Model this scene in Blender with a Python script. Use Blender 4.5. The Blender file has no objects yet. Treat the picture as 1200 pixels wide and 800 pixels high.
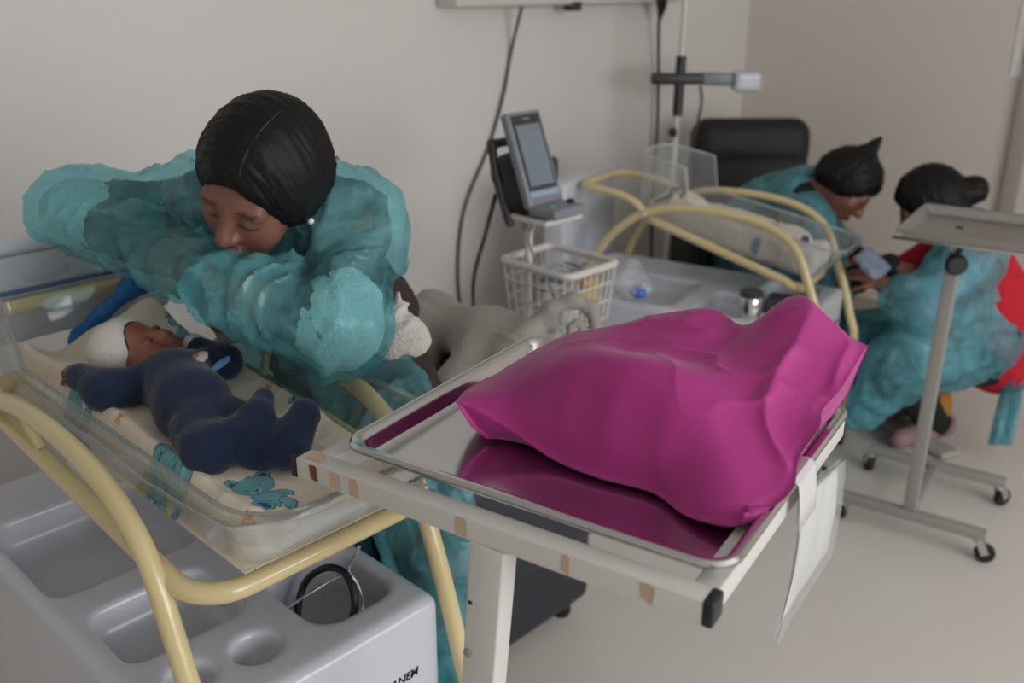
import bpy, bmesh, math, random
import numpy as np
from mathutils import Vector, Matrix

random.seed(7)
PI = math.pi
SC = bpy.context.scene
COL = SC.collection

# ------------------------------------------------------------------ camera, world, light, exposure
# world axes follow the room: +X runs along the long left wall, +Y points at that wall
CAM_H, PITCH, YAW, FPX = 1.60, math.radians(21), math.radians(44), 1110.0
cam_data = bpy.data.cameras.new('camera')
cam_data.sensor_width = 36.0
cam_data.lens = 36.0 * FPX / 1200.0
cam_data.clip_start = 0.05
cam_data.dof.use_dof = True
cam_data.dof.focus_distance = 1.28
cam_data.dof.aperture_fstop = 3.6
cam = bpy.data.objects.new('camera', cam_data)
COL.objects.link(cam)
cam.location = (0, 0, CAM_H)
cam.rotation_euler = (PI / 2 - PITCH, 0, YAW - PI / 2)
SC.camera = cam

SC.view_settings.view_transform = 'Standard'
SC.view_settings.look = 'None'
SC.view_settings.gamma = 1.0
SC.view_settings.use_curve_mapping = False
SC.view_settings.exposure = 0.0

world = bpy.data.worlds.new('World')
SC.world = world
world.use_nodes = True
world.node_tree.nodes['Background'].inputs[0].default_value = (0.72, 0.82, 1.0, 1)
world.node_tree.nodes['Background'].inputs[1].default_value = 1.0

# daylight entering by the window in the wall opposite the bassinets
WIN_X0, WIN_X1, WIN_Z0, WIN_Z1, WIN_Y = 0.0, 2.9, 0.95, 2.35, -2.4
ld = bpy.data.lights.new('window_daylight', 'AREA')
ld.shape = 'RECTANGLE'
ld.size = WIN_X1 - WIN_X0
ld.size_y = WIN_Z1 - WIN_Z0
ld.energy = 76
ld.color = (1.0, 0.99, 0.985)
lo = bpy.data.objects.new('window_daylight', ld)
COL.objects.link(lo)
lo.location = ((WIN_X0 + WIN_X1) / 2, WIN_Y + 0.03, (WIN_Z0 + WIN_Z1) / 2)
lo.rotation_euler = (PI / 2, 0, 0)

# camera basis, used to turn the head directions seen in the photograph into room directions
CF = np.array([math.cos(YAW) * math.cos(PITCH), math.sin(YAW) * math.cos(PITCH), -math.sin(PITCH)])
CR = np.array([math.sin(YAW), -math.cos(YAW), 0.0])
CU = np.cross(CR, CF)


def camdir(r, u, b):
    v = CR * r + CU * u - CF * b
    return v / np.linalg.norm(v)


# ------------------------------------------------------------------ materials
def lin(c):
    return tuple(((x / 12.92) if x <= 0.04045 else ((x + 0.055) / 1.055) ** 2.4) for x in c)


def rgb(r, g, b):
    return lin((r / 255, g / 255, b / 255))


MATS = {}


def mat(name, col, rough=0.5, metal=0.0, var=0.06, nscale=8.0, bump=0.0, bscale=40.0, sheen=0.0, coat=0.0,
        spec=0.5, attr=None, alpha=1.0, sss=0.0, stretch=None, film=0.0):
    """Procedural principled material: colour varied by noise, optional bump."""
    if name in MATS:
        return MATS[name]
    m = bpy.data.materials.new(name)
    m.use_nodes = True
    nt = m.node_tree
    n, l = nt.nodes, nt.links
    p = n['Principled BSDF']
    p.inputs['Roughness'].default_value = rough
    p.inputs['Metallic'].default_value = metal
    p.inputs['Specular IOR Level'].default_value = spec
    if coat:
        p.inputs['Coat Weight'].default_value = coat
        p.inputs['Coat Roughness'].default_value = 0.12
    if sheen:
        p.inputs['Sheen Weight'].default_value = sheen
        p.inputs['Sheen Roughness'].default_value = 0.4
    if sss:
        p.inputs['Subsurface Weight'].default_value = sss
        p.inputs['Subsurface Radius'].default_value = (0.01, 0.004, 0.002)
    tc = n.new('ShaderNodeTexCoord')
    src = tc.outputs['Object']
    if stretch:
        mp = n.new('ShaderNodeMapping')
        mp.inputs['Scale'].default_value = stretch
        l.new(src, mp.inputs[0])
        src = mp.outputs[0]
    nz = n.new('ShaderNodeTexNoise')
    nz.inputs['Scale'].default_value = nscale
    nz.inputs['Detail'].default_value = 4
    l.new(src, nz.inputs['Vector'])
    mr = n.new('ShaderNodeMapRange')
    mr.inputs['To Min'].default_value = 1 - var
    mr.inputs['To Max'].default_value = 1 + var
    l.new(nz.outputs['Fac'], mr.inputs['Value'])
    mx = n.new('ShaderNodeMix')
    mx.data_type = 'RGBA'
    mx.blend_type = 'MULTIPLY'
    mx.inputs['Factor'].default_value = 1.0
    if attr:
        at = n.new('ShaderNodeAttribute')
        at.attribute_name = attr
        l.new(at.outputs['Color'], mx.inputs['A'])
    else:
        mx.inputs['A'].default_value = (*col, 1)
    l.new(mr.outputs['Result'], mx.inputs['B'])
    l.new(mx.outputs['Result'], p.inputs['Base Color'])
    if bump:
        nb = n.new('ShaderNodeTexNoise')
        nb.inputs['Scale'].default_value = bscale
        nb.inputs['Detail'].default_value = 5
        l.new(src, nb.inputs['Vector'])
        bp = n.new('ShaderNodeBump')
        bp.inputs['Strength'].default_value = bump
        bp.inputs['Distance'].default_value = 0.01
        l.new(nb.outputs['Fac'], bp.inputs['Height'])
        l.new(bp.outputs['Normal'], p.inputs['Normal'])
    if alpha < 1:
        tr = n.new('ShaderNodeBsdfTransparent')
        tr.inputs['Color'].default_value = (*[min(1, 0.48 + c * 0.75) for c in col], 1)
        ms = n.new('ShaderNodeMixShader')
        if film:
            fz = n.new('ShaderNodeTexNoise')
            fz.inputs['Scale'].default_value = film
            fz.inputs['Detail'].default_value = 3
            fz.inputs['Distortion'].default_value = 1.6
            l.new(src, fz.inputs['Vector'])
            fm = n.new('ShaderNodeMapRange')
            fm.inputs['From Min'].default_value = 0.32
            fm.inputs['From Max'].default_value = 0.68
            fm.inputs['To Min'].default_value = alpha - 0.16
            fm.inputs['To Max'].default_value = alpha + 0.16
            l.new(fz.outputs['Fac'], fm.inputs['Value'])
            l.new(fm.outputs['Result'], ms.inputs['Fac'])
        else:
            ms.inputs['Fac'].default_value = alpha
        l.new(tr.outputs[0], ms.inputs[1])
        l.new(p.outputs[0], ms.inputs[2])
        l.new(ms.outputs[0], n['Material Output'].inputs['Surface'])
    MATS[name] = m
    return m


def clear_mat(name, tint=(0.96, 0.97, 0.97), rough=0.03, haze=0.03, hazecol=(0.75, 0.76, 0.76), ior=1.45):
    """Thin clear plastic: transparent + fresnel reflection + a little milky scatter."""
    if name in MATS:
        return MATS[name]
    m = bpy.data.materials.new(name)
    m.use_nodes = True
    n, l = m.node_tree.nodes, m.node_tree.links
    n.remove(n['Principled BSDF'])
    tr = n.new('ShaderNodeBsdfTransparent')
    tr.inputs['Color'].default_value = (*tint, 1)
    gl = n.new('ShaderNodeBsdfGlossy')
    gl.inputs['Roughness'].default_value = rough
    df = n.new('ShaderNodeBsdfDiffuse')
    df.inputs['Color'].default_value = (*hazecol, 1)
    nz = n.new('ShaderNodeTexNoise')
    nz.inputs['Scale'].default_value = 9
    mr = n.new('ShaderNodeMapRange')
    mr.inputs['To Min'].default_value = haze * 0.5
    mr.inputs['To Max'].default_value = haze * 1.5
    l.new(nz.outputs['Fac'], mr.inputs['Value'])
    lw = n.new('ShaderNodeLayerWeight')
    lw.inputs['Blend'].default_value = 0.5
    pw = n.new('ShaderNodeMath')
    pw.operation = 'POWER'
    pw.inputs[1].default_value = 4.0
    l.new(lw.outputs['Facing'], pw.inputs[0])
    fr = n.new('ShaderNodeMath')
    fr.operation = 'MULTIPLY_ADD'
    fr.inputs[1].default_value = 0.55
    fr.inputs[2].default_value = 0.03
    l.new(pw.outputs[0], fr.inputs[0])
    m1 = n.new('ShaderNodeMixShader')
    l.new(mr.outputs['Result'], m1.inputs['Fac'])
    l.new(tr.outputs[0], m1.inputs[1])
    l.new(df.outputs[0], m1.inputs[2])
    m2 = n.new('ShaderNodeMixShader')
    l.new(fr.outputs[0], m2.inputs['Fac'])
    l.new(m1.outputs[0], m2.inputs[1])
    l.new(gl.outputs[0], m2.inputs[2])
    l.new(m2.outputs[0], n['Material Output'].inputs['Surface'])
    MATS[name] = m
    return m


M_WALL = mat('painted_wall', rgb(224, 221, 217), 0.55, var=0.025, nscale=1.5, bump=0.05, bscale=90)
M_WALL2 = mat('painted_wall_back', rgb(222, 213, 203), 0.6, var=0.03, nscale=1.5, bump=0.05, bscale=90)
M_CEIL = mat('ceiling_paint', rgb(226, 225, 222), 0.8, var=0.02)
M_FLOOR = mat('vinyl_floor', rgb(216, 211, 204), 0.32, var=0.05, nscale=3, bump=0.02, bscale=60)
M_WHITE = mat('white_plastic', rgb(204, 207, 217), 0.3, var=0.015, coat=0.3)
M_WPAINT = mat('white_enamel', rgb(208, 205, 200), 0.35, var=0.05, nscale=14)
M_CREAM = mat('cream_tube', rgb(218, 201, 150), 0.28, var=0.04, coat=0.5)
M_BLACK = mat('black_plastic', rgb(22, 22, 24), 0.4)
M_RUBBER = mat('black_rubber', rgb(30, 30, 31), 0.7)
M_STEEL = mat('polished_steel', rgb(205, 205, 205), 0.14, 1.0, var=0.04, nscale=5, bump=0.012, bscale=9)
M_CHROME = mat('chrome', rgb(210, 210, 210), 0.18, 1.0, var=0.03)
M_GREYMET = mat('grey_enamel', rgb(150, 147, 142), 0.4, var=0.05)
M_LEATHER = mat('black_vinyl', rgb(22, 22, 25), 0.6, var=0.15, bump=0.12, bscale=60)
M_NAVYVIN = mat('dark_navy_vinyl', rgb(40, 43, 52), 0.45, var=0.12, bump=0.1, bscale=70)
M_CLEAR = clear_mat('clear_acrylic')
M_CLEAR2 = clear_mat('hazy_acrylic', haze=0.10, hazecol=(0.8, 0.81, 0.82), rough=0.1)  # acrylic with more milky diffuse haze, for the far tub
M_EDGE2 = clear_mat('highlit_acrylic_edge', tint=(0.8, 0.82, 0.82), haze=0.55, hazecol=(0.8, 0.81, 0.82), rough=0.1)  # far tub's white rim highlights put into a paler edge colour
M_EDGE = clear_mat('acrylic_edge', tint=(0.70, 0.74, 0.74), haze=0.22, hazecol=(0.6, 0.62, 0.62), rough=0.06)
M_SLEEVE = clear_mat('clear_film', haze=0.12, rough=0.12, hazecol=(0.9, 0.9, 0.9))
M_BAGFILM = clear_mat('clear_bag_film', haze=0.3, rough=0.15)
M_GREY = mat('grey_plastic', rgb(128, 132, 140), 0.4)
M_DGREY = mat('dark_grey_plastic', rgb(52, 54, 58), 0.45)
M_CABLE = mat('grey_cable', rgb(74, 72, 70), 0.5)
M_SKIN = mat('skin', (1, 1, 1), 0.45, var=0.06, nscale=25, attr='Col', bump=0.03, bscale=200)
M_HAIR = mat('black_hair', rgb(9, 8, 8), 0.58, var=0.3, nscale=30, bump=0.12, bscale=60, spec=0.3)
M_GOWN = mat('turquoise_film', rgb(126, 198, 206), 0.22, var=0.08, nscale=10, bump=0.10, bscale=30, alpha=0.31, spec=0.6, film=9.0)
M_GOWN2 = mat('turquoise_film_far', rgb(112, 184, 196), 0.34, var=0.1, nscale=8, bump=0.10, bscale=24, alpha=0.48, spec=0.5, film=7.0)
M_KNIT = mat('grey_knit', rgb(50, 54, 58), 0.9, var=0.12, nscale=60, bump=0.3, bscale=150)
M_WKNIT = mat('white_knit', rgb(214, 224, 222), 0.9, var=0.12, nscale=120, bump=0.5, bscale=170)
M_BROWN = mat('brown_knit', rgb(52, 36, 34), 0.9, var=0.15, nscale=50, bump=0.3, bscale=150)
M_NAVY = mat('navy_plush', rgb(30, 43, 74), 0.95, var=0.25, nscale=55, bump=0.25, bscale=260, sheen=0.25)
M_CAP = mat('white_jersey', rgb(226, 222, 214), 0.9, var=0.05, bump=0.2, bscale=150)
M_GREYBL = mat('grey_fleece', rgb(152, 149, 142), 0.95, var=0.07, nscale=20, bump=0.3, bscale=130, sheen=0.3)
M_TOWEL = mat('white_towel', rgb(226, 222, 216), 0.95, var=0.06, bump=0.6, bscale=160)
M_SHEET = mat('white_sheet', rgb(218, 214, 208), 0.9, var=0.05, bump=0.25, bscale=30)
M_QUILT = mat('printed_cotton', (1, 1, 1), 0.9, var=0.04, nscale=20, attr='Col', bump=0.15, bscale=90)
M_BAG = mat('magenta_nonwoven', rgb(170, 42, 126), 0.5, var=0.07, nscale=11, bump=0.05, bscale=160, sheen=0.15)
M_PAPER = mat('white_paper', rgb(240, 237, 236), 0.8, var=0.05)
M_TAPE = mat('translucent_tape', rgb(222, 221, 220), 0.35, var=0.06, alpha=0.8)
M_RUST = mat('rust_stain', rgb(120, 66, 38), 0.8, var=0.4, nscale=60)
M_OLDTAPE = mat('old_tape_residue', rgb(196, 168, 142), 0.6, var=0.2, nscale=40)
M_BLUE = mat('blue_nitrile', rgb(30, 110, 180), 0.45, var=0.1, bump=0.2)
M_RED = mat('red_jersey', rgb(196, 24, 44), 0.85, var=0.1, bump=0.2, bscale=100)
M_BLACKCL = mat('black_trousers', rgb(20, 20, 23), 0.9, var=0.2)
M_SHOE = mat('pink_grey_shoe', rgb(150, 120, 124), 0.7, var=0.35, nscale=22)
M_SOLE = mat('shoe_sole', rgb(168, 162, 156), 0.6)
M_SOCK = mat('ochre_sock', rgb(172, 118, 52), 0.9)
M_INK = mat('black_ink', rgb(20, 20, 24), 0.5)
M_INKG = mat('grey_ink', rgb(92, 94, 98), 0.5)
M_GREEN = mat('green_key', rgb(90, 210, 90), 0.4)
M_LABEL = mat('label_blue', rgb(70, 110, 190), 0.4)
M_SCREENOFF = mat('monitor_screen_glass', rgb(120, 130, 142), 0.16, var=0.18, nscale=5)
M_TEALPR = mat('teal_print', rgb(90, 160, 175), 0.8)
M_WINE = mat('wine_print', rgb(120, 40, 60), 0.7)
M_TRIM = mat('trim_paint', rgb(176, 168, 158), 0.45)
M_PEARL = mat('pearl', rgb(230, 225, 220), 0.2)
M_PURPLE = mat('mauve_fleece', rgb(120, 84, 104), 0.95, var=0.1)
M_BOTTLE = mat('amber_contents', rgb(196, 164, 110), 0.4, var=0.2, nscale=30)

# ------------------------------------------------------------------ object helpers


def thing(name, label, cat, loc=(0, 0, 0), rz=0.0, group=None):
    o = bpy.data.objects.new(name, None)
    o.empty_display_size = 0.05
    COL.objects.link(o)
    o.location = loc
    o.rotation_euler = (0, 0, rz)
    o['label'] = label
    o['category'] = cat
    if group:
        o['group'] = group
    return o


def tag(o, label, cat, group=None):
    o['label'] = label
    o['category'] = cat
    if group:
        o['group'] = group
    return o


def shade(me, angle=40):
    for p in me.polygons:
        p.use_smooth = True
    try:
        me.set_sharp_from_angle(angle=math.radians(angle))
    except Exception:
        pass


def link(name, me, m, parent=None, world=False, smooth=True, angle=None):
    """world=True: vertices are in room coordinates, parent is an unrotated Empty."""
    if world and parent is not None:
        off = Vector((0, 0, 0))
        q = parent
        while q is not None:
            off += q.location
            q = q.parent
        me.transform(Matrix.Translation(-off))
    o = bpy.data.objects.new(name, me)
    COL.objects.link(o)
    if m is not None:
        me.materials.append(m)
    if parent is not None:
        o.parent = parent
    if smooth:
        shade(me, angle if angle else (180 if me.get('blob') else 40))
    return o


def top(name, me, m, label, cat, group=None, **k):
    """A one-mesh thing: origin moved to the middle of its base."""
    v = np.empty(len(me.vertices) * 3)
    me.vertices.foreach_get('co', v)
    v = v.reshape(-1, 3)
    b = (v.min(0) + v.max(0)) / 2
    b[2] = v[:, 2].min()
    me.transform(Matrix.Translation(Vector(-b)))
    o = link(name, me, m, **k)
    o.location = b
    return tag(o, label, cat, group)


def struct(name, me, m, parent=None, smooth=False):
    o = link(name, me, m, parent, smooth=smooth)
    if parent is None:
        o['kind'] = 'structure'
    return o


class MB:
    """Collects vertices and faces of one mesh."""

    def __init__(self):
        self.v, self.f = [], []

    def add(self, vs, fs):
        b = len(self.v)
        self.v += [tuple(float(c) for c in x) for x in vs]
        self.f += [tuple(i + b for i in q) for q in fs]
        return self

    def box(self, c, h, bev=0.0, M=None):
        c, h = np.array(c, float), np.array(h, float)
        if bev <= 0:
            vs = [(sx, sy, sz) for sz in (-1, 1) for sy in (-1, 1) for sx in (-1, 1)]
            vs = [np.array(s) * h for s in vs]
            fs = [(0, 2, 3, 1), (4, 5, 7, 6), (0, 1, 5, 4), (2, 6, 7, 3), (0, 4, 6, 2), (1, 3, 7, 5)]
        else:
            bm = bmesh.new()
            bmesh.ops.create_cube(bm, size=2)
            for v in bm.verts:
                v.co = Vector([v.co[i] * h[i] for i in range(3)])
            bmesh.ops.bevel(bm, geom=bm.edges[:] + bm.verts[:], offset=bev, segments=3, affect='EDGES', profile=0.5)
            bm.verts.index_update()
            vs = [np.array(v.co) for v in bm.verts]
            fs = [tuple(v.index for v in f.verts) for f in bm.faces]
            bm.free()
        if M is not None:
            M = np.array(M)
            vs = [M @ x for x in vs]
        return self.add([x + c for x in vs], fs)

    def beam(self, a, b, w, h, bev=0.0, up=(0, 0, 1)):
        """Square bar from a to b, w across, h along up."""
        a, b = np.array(a, float), np.array(b, float)
        d = b - a
        L = np.linalg.norm(d)
        d /= L
        s = np.cross(d, np.array(up, float))
        s /= np.linalg.norm(s)
        u = np.cross(s, d)
        return self.box((a + b) / 2, (L / 2, w / 2, h / 2), bev, np.stack([d, -s, u], 1))

    def tube(self, path, r, n=12, closed=False, cap=True):
        P = np.array(path, float)
        N = len(P)
        rr = np.full(N, r, float) if np.isscalar(r) else np.array(r, float)
        T = np.empty_like(P)
        for i in range(N):
            a = P[(i - 1) % N] if (closed or i > 0) else P[i]
            b = P[(i + 1) % N] if (closed or i < N - 1) else P[i]
            t = b - a
            T[i] = t / (np.linalg.norm(t) + 1e-12)
        u = np.array((0, 0, 1.0))
        if abs(T[0] @ u) > 0.9:
            u = np.array((1.0, 0, 0))
        u = u - (u @ T[0]) * T[0]
        u /= np.linalg.norm(u)
        vs, fs = [], []
        for i in range(N):
            u = u - (u @ T[i]) * T[i]
            u /= np.linalg.norm(u)
            w = np.cross(T[i], u)
            for k in range(n):
                a = 2 * PI * k / n
                vs.append(P[i] + rr[i] * (math.cos(a) * u + math.sin(a) * w))
        m = N if closed else N - 1
        for i in range(m):
            j = (i + 1) % N
            for k in range(n):
                k2 = (k + 1) % n
                fs.append((i * n + k, i * n + k2, j * n + k2, j * n + k))
        if cap and not closed:
            fs.append(tuple(range(n))[::-1])
            fs.append(tuple((N - 1) * n + k for k in range(n)))
        return self.add(vs, fs)

    def lathe(self, prof, c=(0, 0, 0), n=24, M=None):
        vs, fs = [], []
        for r, z in prof:
            for k in range(n):
                a = 2 * PI * k / n
                vs.append(np.array((r * math.cos(a), r * math.sin(a), z)))
        for i in range(len(prof) - 1):
            for k in range(n):
                k2 = (k + 1) % n
                fs.append((i * n + k, i * n + k2, (i + 1) * n + k2, (i + 1) * n + k))
        fs.append(tuple(range(n))[::-1])
        fs.append(tuple((len(prof) - 1) * n + k for k in range(n)))
        if M is not None:
            M = np.array(M)
            vs = [M @ x for x in vs]
        return self.add([x + np.array(c, float) for x in vs], fs)

    def grid(self, V):
        """V: (a,b,3) array of points -> quads."""
        V = np.array(V)
        a, b = V.shape[:2]
        fs = [(i * b + j, i * b + j + 1, (i + 1) * b + j + 1, (i + 1) * b + j) for i in range(a - 1) for j in range(b - 1)]
        return self.add(V.reshape(-1, 3), fs)

    def mesh(self, name='m'):
        me = bpy.data.meshes.new(name)
        me.from_pydata(self.v, [], self.f)
        me.validate()
        me.update()
        return me


def rotz(a):
    c, s = math.cos(a), math.sin(a)
    return np.array([[c, -s, 0], [s, c, 0], [0, 0, 1.0]])


def frame_to(d, hint=(0, 0, 1)):
    """rotation whose z column is d"""
    d = np.array(d, float)
    d /= np.linalg.norm(d)
    h = np.array(hint, float)
    if abs(h @ d) > 0.95:
        h = np.array((1.0, 0, 0))
    x = np.cross(h, d)
    x /= np.linalg.norm(x)
    return np.stack([x, np.cross(d, x), d], 1)


def cr(pts, per=8, closed=False):
    """Catmull-Rom through points."""
    P = np.array(pts, float)
    n = len(P)
    out = []
    seg = n if closed else n - 1
    for i in range(seg):
        if closed:
            a, b, c, d = P[(i - 1) % n], P[i], P[(i + 1) % n], P[(i + 2) % n]
        else:
            b, c = P[i], P[i + 1]
            a = P[i - 1] if i > 0 else 2 * b - c
            d = P[i + 2] if i + 2 < n else 2 * c - b
        for k in range(per):
            t = k / per
            out.append(0.5 * ((2 * b) + (c - a) * t + (2 * a - 5 * b + 4 * c - d) * t * t + (3 * b - a - 3 * c + d) * t ** 3))
    if not closed:
        out.append(P[-1])
    return np.array(out)


def round_rect(x0, x1, y0, y1, r, n=6):
    pts = []
    for cx, cy, a0 in ((x1 - r, y1 - r, 0), (x0 + r, y1 - r, 90), (x0 + r, y0 + r, 180), (x1 - r, y0 + r, 270)):
        for k in range(n + 1):
            a = math.radians(a0 + 90 * k / n)
            pts.append((cx + r * math.cos(a), cy + r * math.sin(a)))
    return np.array(pts)


# ------------------------------------------------------------------ numpy noise
def _h(i, j, k, s):
    x = (i.astype(np.int64) * 374761393 + j.astype(np.int64) * 668265263 + k.astype(np.int64) * 2147483647 + s * 974711) & 0xFFFFFFFF
    x = ((x ^ (x >> 13)) * 1274126177) & 0xFFFFFFFF
    x = ((x ^ (x >> 16)) * 2246822519) & 0xFFFFFFFF
    return ((x ^ (x >> 15)) & 0xFFFFFF) / float(0xFFFFFF)


def vnoise(P, s=0):
    P = np.asarray(P, float)
    I = np.floor(P).astype(np.int64)
    F = P - I
    F = F * F * F * (F * (F * 6 - 15) + 10)
    o = 0
    for a in (0, 1):
        for b in (0, 1):
            for c in (0, 1):
                w = (F[:, 0] if a else 1 - F[:, 0]) * (F[:, 1] if b else 1 - F[:, 1]) * (F[:, 2] if c else 1 - F[:, 2])
                o = o + w * _h(I[:, 0] + a, I[:, 1] + b, I[:, 2] + c, s)
    return o


def ridged(P, s=0, octv=2):
    o, w, tot = 0, 1.0, 0
    for k in range(octv):
        o = o + w * (1 - np.abs(2 * vnoise(P * 2.03 ** k + 11.3 * k, s + k) - 1)) ** 2
        tot += w
        w *= 0.5
    return o / tot


# ------------------------------------------------------------------ signed distance blobs -> one continuous mesh
def cap(a, b, ra, rb=None, k=0.02, op='u'):
    return ('cap', np.array(a, float), np.array(b, float), ra, ra if rb is None else rb, k, op)


def ell(c, r, R=None, k=0.02, op='u'):
    return ('ell', np.array(c, float), np.array(r, float) if not np.isscalar(r) else np.full(3, float(r)), R, k, op)


def rbox(c, h, rad=0.02, R=None, k=0.01, op='u'):
    return ('box', np.array(c, float), np.array(h, float), rad, R, k, op)


def chain(pts, rs, k=0.02):
    return [cap(pts[i], pts[i + 1], rs[i], rs[i + 1], k) for i in range(len(pts) - 1)]


def xf(prims, R, t, s=1.0):
    """rotate (R), scale (s) and move (t) a list of local prims"""
    out = []
    R = np.array(R)
    t = np.array(t, float)
    for p in prims:
        if p[0] == 'cap':
            out.append(('cap', R @ p[1] * s + t, R @ p[2] * s + t, p[3] * s, p[4] * s, p[5] * s, p[6]))
        elif p[0] == 'ell':
            out.append(('ell', R @ p[1] * s + t, p[2] * s, R @ (p[3] if p[3] is not None else np.eye(3)), p[4] * s, p[5]))
        else:
            out.append(('box', R @ p[1] * s + t, p[2] * s, p[3] * s, R @ (p[4] if p[4] is not None else np.eye(3)), p[5] * s, p[6]))
    return out


def inflate(prims, e):
    out = []
    for p in prims:
        if p[0] == 'cap':
            out.append(p[:3] + (p[3] + e, p[4] + e) + p[5:])
        elif p[0] == 'ell':
            out.append(p[:2] + (p[2] + e,) + p[3:])
        else:
            out.append(p[:2] + (p[2] + e, p[3] + e) + p[4:])
    return out


def _bb(p):
    if p[0] == 'cap':
        r = max(p[3], p[4])
        return np.minimum(p[1], p[2]) - r, np.maximum(p[1], p[2]) + r
    if p[0] == 'ell':
        R = p[3] if p[3] is not None else np.eye(3)
        e = np.sqrt(((np.abs(R) * p[2]) ** 2).sum(1))
        return p[1] - e, p[1] + e
    R = p[4] if p[4] is not None else np.eye(3)
    e = np.abs(R) @ p[2]
    return p[1] - e, p[1] + e


def _dist(p, X, Y, Z):
    if p[0] == 'cap':
        a, b = p[1], p[2]
        ba = b - a
        L2 = float(ba @ ba) + 1e-12
        px, py, pz = X - a[0], Y - a[1], Z - a[2]
        t = np.clip((px * ba[0] + py * ba[1] + pz * ba[2]) / L2, 0, 1)
        return np.sqrt((px - t * ba[0]) ** 2 + (py - t * ba[1]) ** 2 + (pz - t * ba[2]) ** 2) - (p[3] + (p[4] - p[3]) * t)
    c = p[1]
    R = p[3] if p[0] == 'ell' else p[4]
    px, py, pz = X - c[0], Y - c[1], Z - c[2]
    if R is not None:
        qx = px * R[0, 0] + py * R[1, 0] + pz * R[2, 0]
        qy = px * R[0, 1] + py * R[1, 1] + pz * R[2, 1]
        qz = px * R[0, 2] + py * R[1, 2] + pz * R[2, 2]
    else:
        qx, qy, qz = px, py, pz
    if p[0] == 'ell':
        r = p[2]
        k0 = np.sqrt((qx / r[0]) ** 2 + (qy / r[1]) ** 2 + (qz / r[2]) ** 2)
        k1 = np.sqrt((qx / r[0] ** 2) ** 2 + (qy / r[1] ** 2) ** 2 + (qz / r[2] ** 2) ** 2) + 1e-9
        return k0 * (k0 - 1) / k1
    h, rad = p[2], p[3]
    dx, dy, dz = np.abs(qx) - (h[0] - rad), np.abs(qy) - (h[1] - rad), np.abs(qz) - (h[2] - rad)
    out = np.sqrt(np.maximum(dx, 0) ** 2 + np.maximum(dy, 0) ** 2 + np.maximum(dz, 0) ** 2)
    return out + np.minimum(np.maximum(dx, np.maximum(dy, dz)), 0) - rad


def sdf(prims, res=0.005, smooth=1, disp=None, name='blob', clip=None):
    """Smooth union of prims, meshed with surface nets. disp(V, N)->offset along the normal."""
    lo = np.min([_bb(p)[0] for p in prims if p[-1] == 'u'], 0) - 4 * res
    hi = np.max([_bb(p)[1] for p in prims if p[-1] == 'u'], 0) + 4 * res
    n = np.ceil((hi - lo) / res).astype(int) + 1
    D = np.full(n, 0.3, np.float32)
    ax = [(lo[i] + res * np.arange(n[i])).astype(np.float32) for i in range(3)]
    for p in prims:
        k = p[-2]
        b0, b1 = _bb(p)
        m = k + 4 * res
        i0 = np.clip(np.floor((b0 - m - lo) / res).astype(int), 0, n)
        i1 = np.clip(np.ceil((b1 + m - lo) / res).astype(int) + 1, 0, n)
        if (i1 <= i0).any():
            continue
        sl = tuple(slice(a, b) for a, b in zip(i0, i1))
        X, Y, Z = ax[0][sl[0]][:, None, None], ax[1][sl[1]][None, :, None], ax[2][sl[2]][None, None, :]
        d = _dist(p, X, Y, Z).astype(np.float32)
        cur = D[sl]
        if p[-1] == 'u':
            h = np.maximum(k - np.abs(d - cur), 0) / max(k, 1e-6)
            D[sl] = np.minimum(d, cur) - h * h * k * 0.25
        else:
            h = np.maximum(k - np.abs(-d - cur), 0) / max(k, 1e-6)
            D[sl] = np.maximum(-d, cur) + h * h * k * 0.25
    if clip is not None:
        X, Y, Z = ax[0][:, None, None], ax[1][None, :, None], ax[2][None, None, :]
        D = np.maximum(D, clip(X, Y, Z).astype(np.float32))
    V, Q = nets(D, lo, res)
    if smooth:
        V = laplace(V, Q, smooth)
    if disp is not None:
        N = normals(V, Q)
        V = V + N * disp(V, N)[:, None]
    me = bpy.data.meshes.new(name)
    me.vertices.add(len(V))
    me.vertices.foreach_set('co', V.astype(np.float32).ravel())
    me.loops.add(len(Q) * 4)
    me.loops.foreach_set('vertex_index', Q.astype(np.int32).ravel())
    me.polygons.add(len(Q))
    me.polygons.foreach_set('loop_start', np.arange(0, len(Q) * 4, 4, dtype=np.int32))
    me.update(calc_edges=True)
    me['blob'] = 1
    return me


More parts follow.
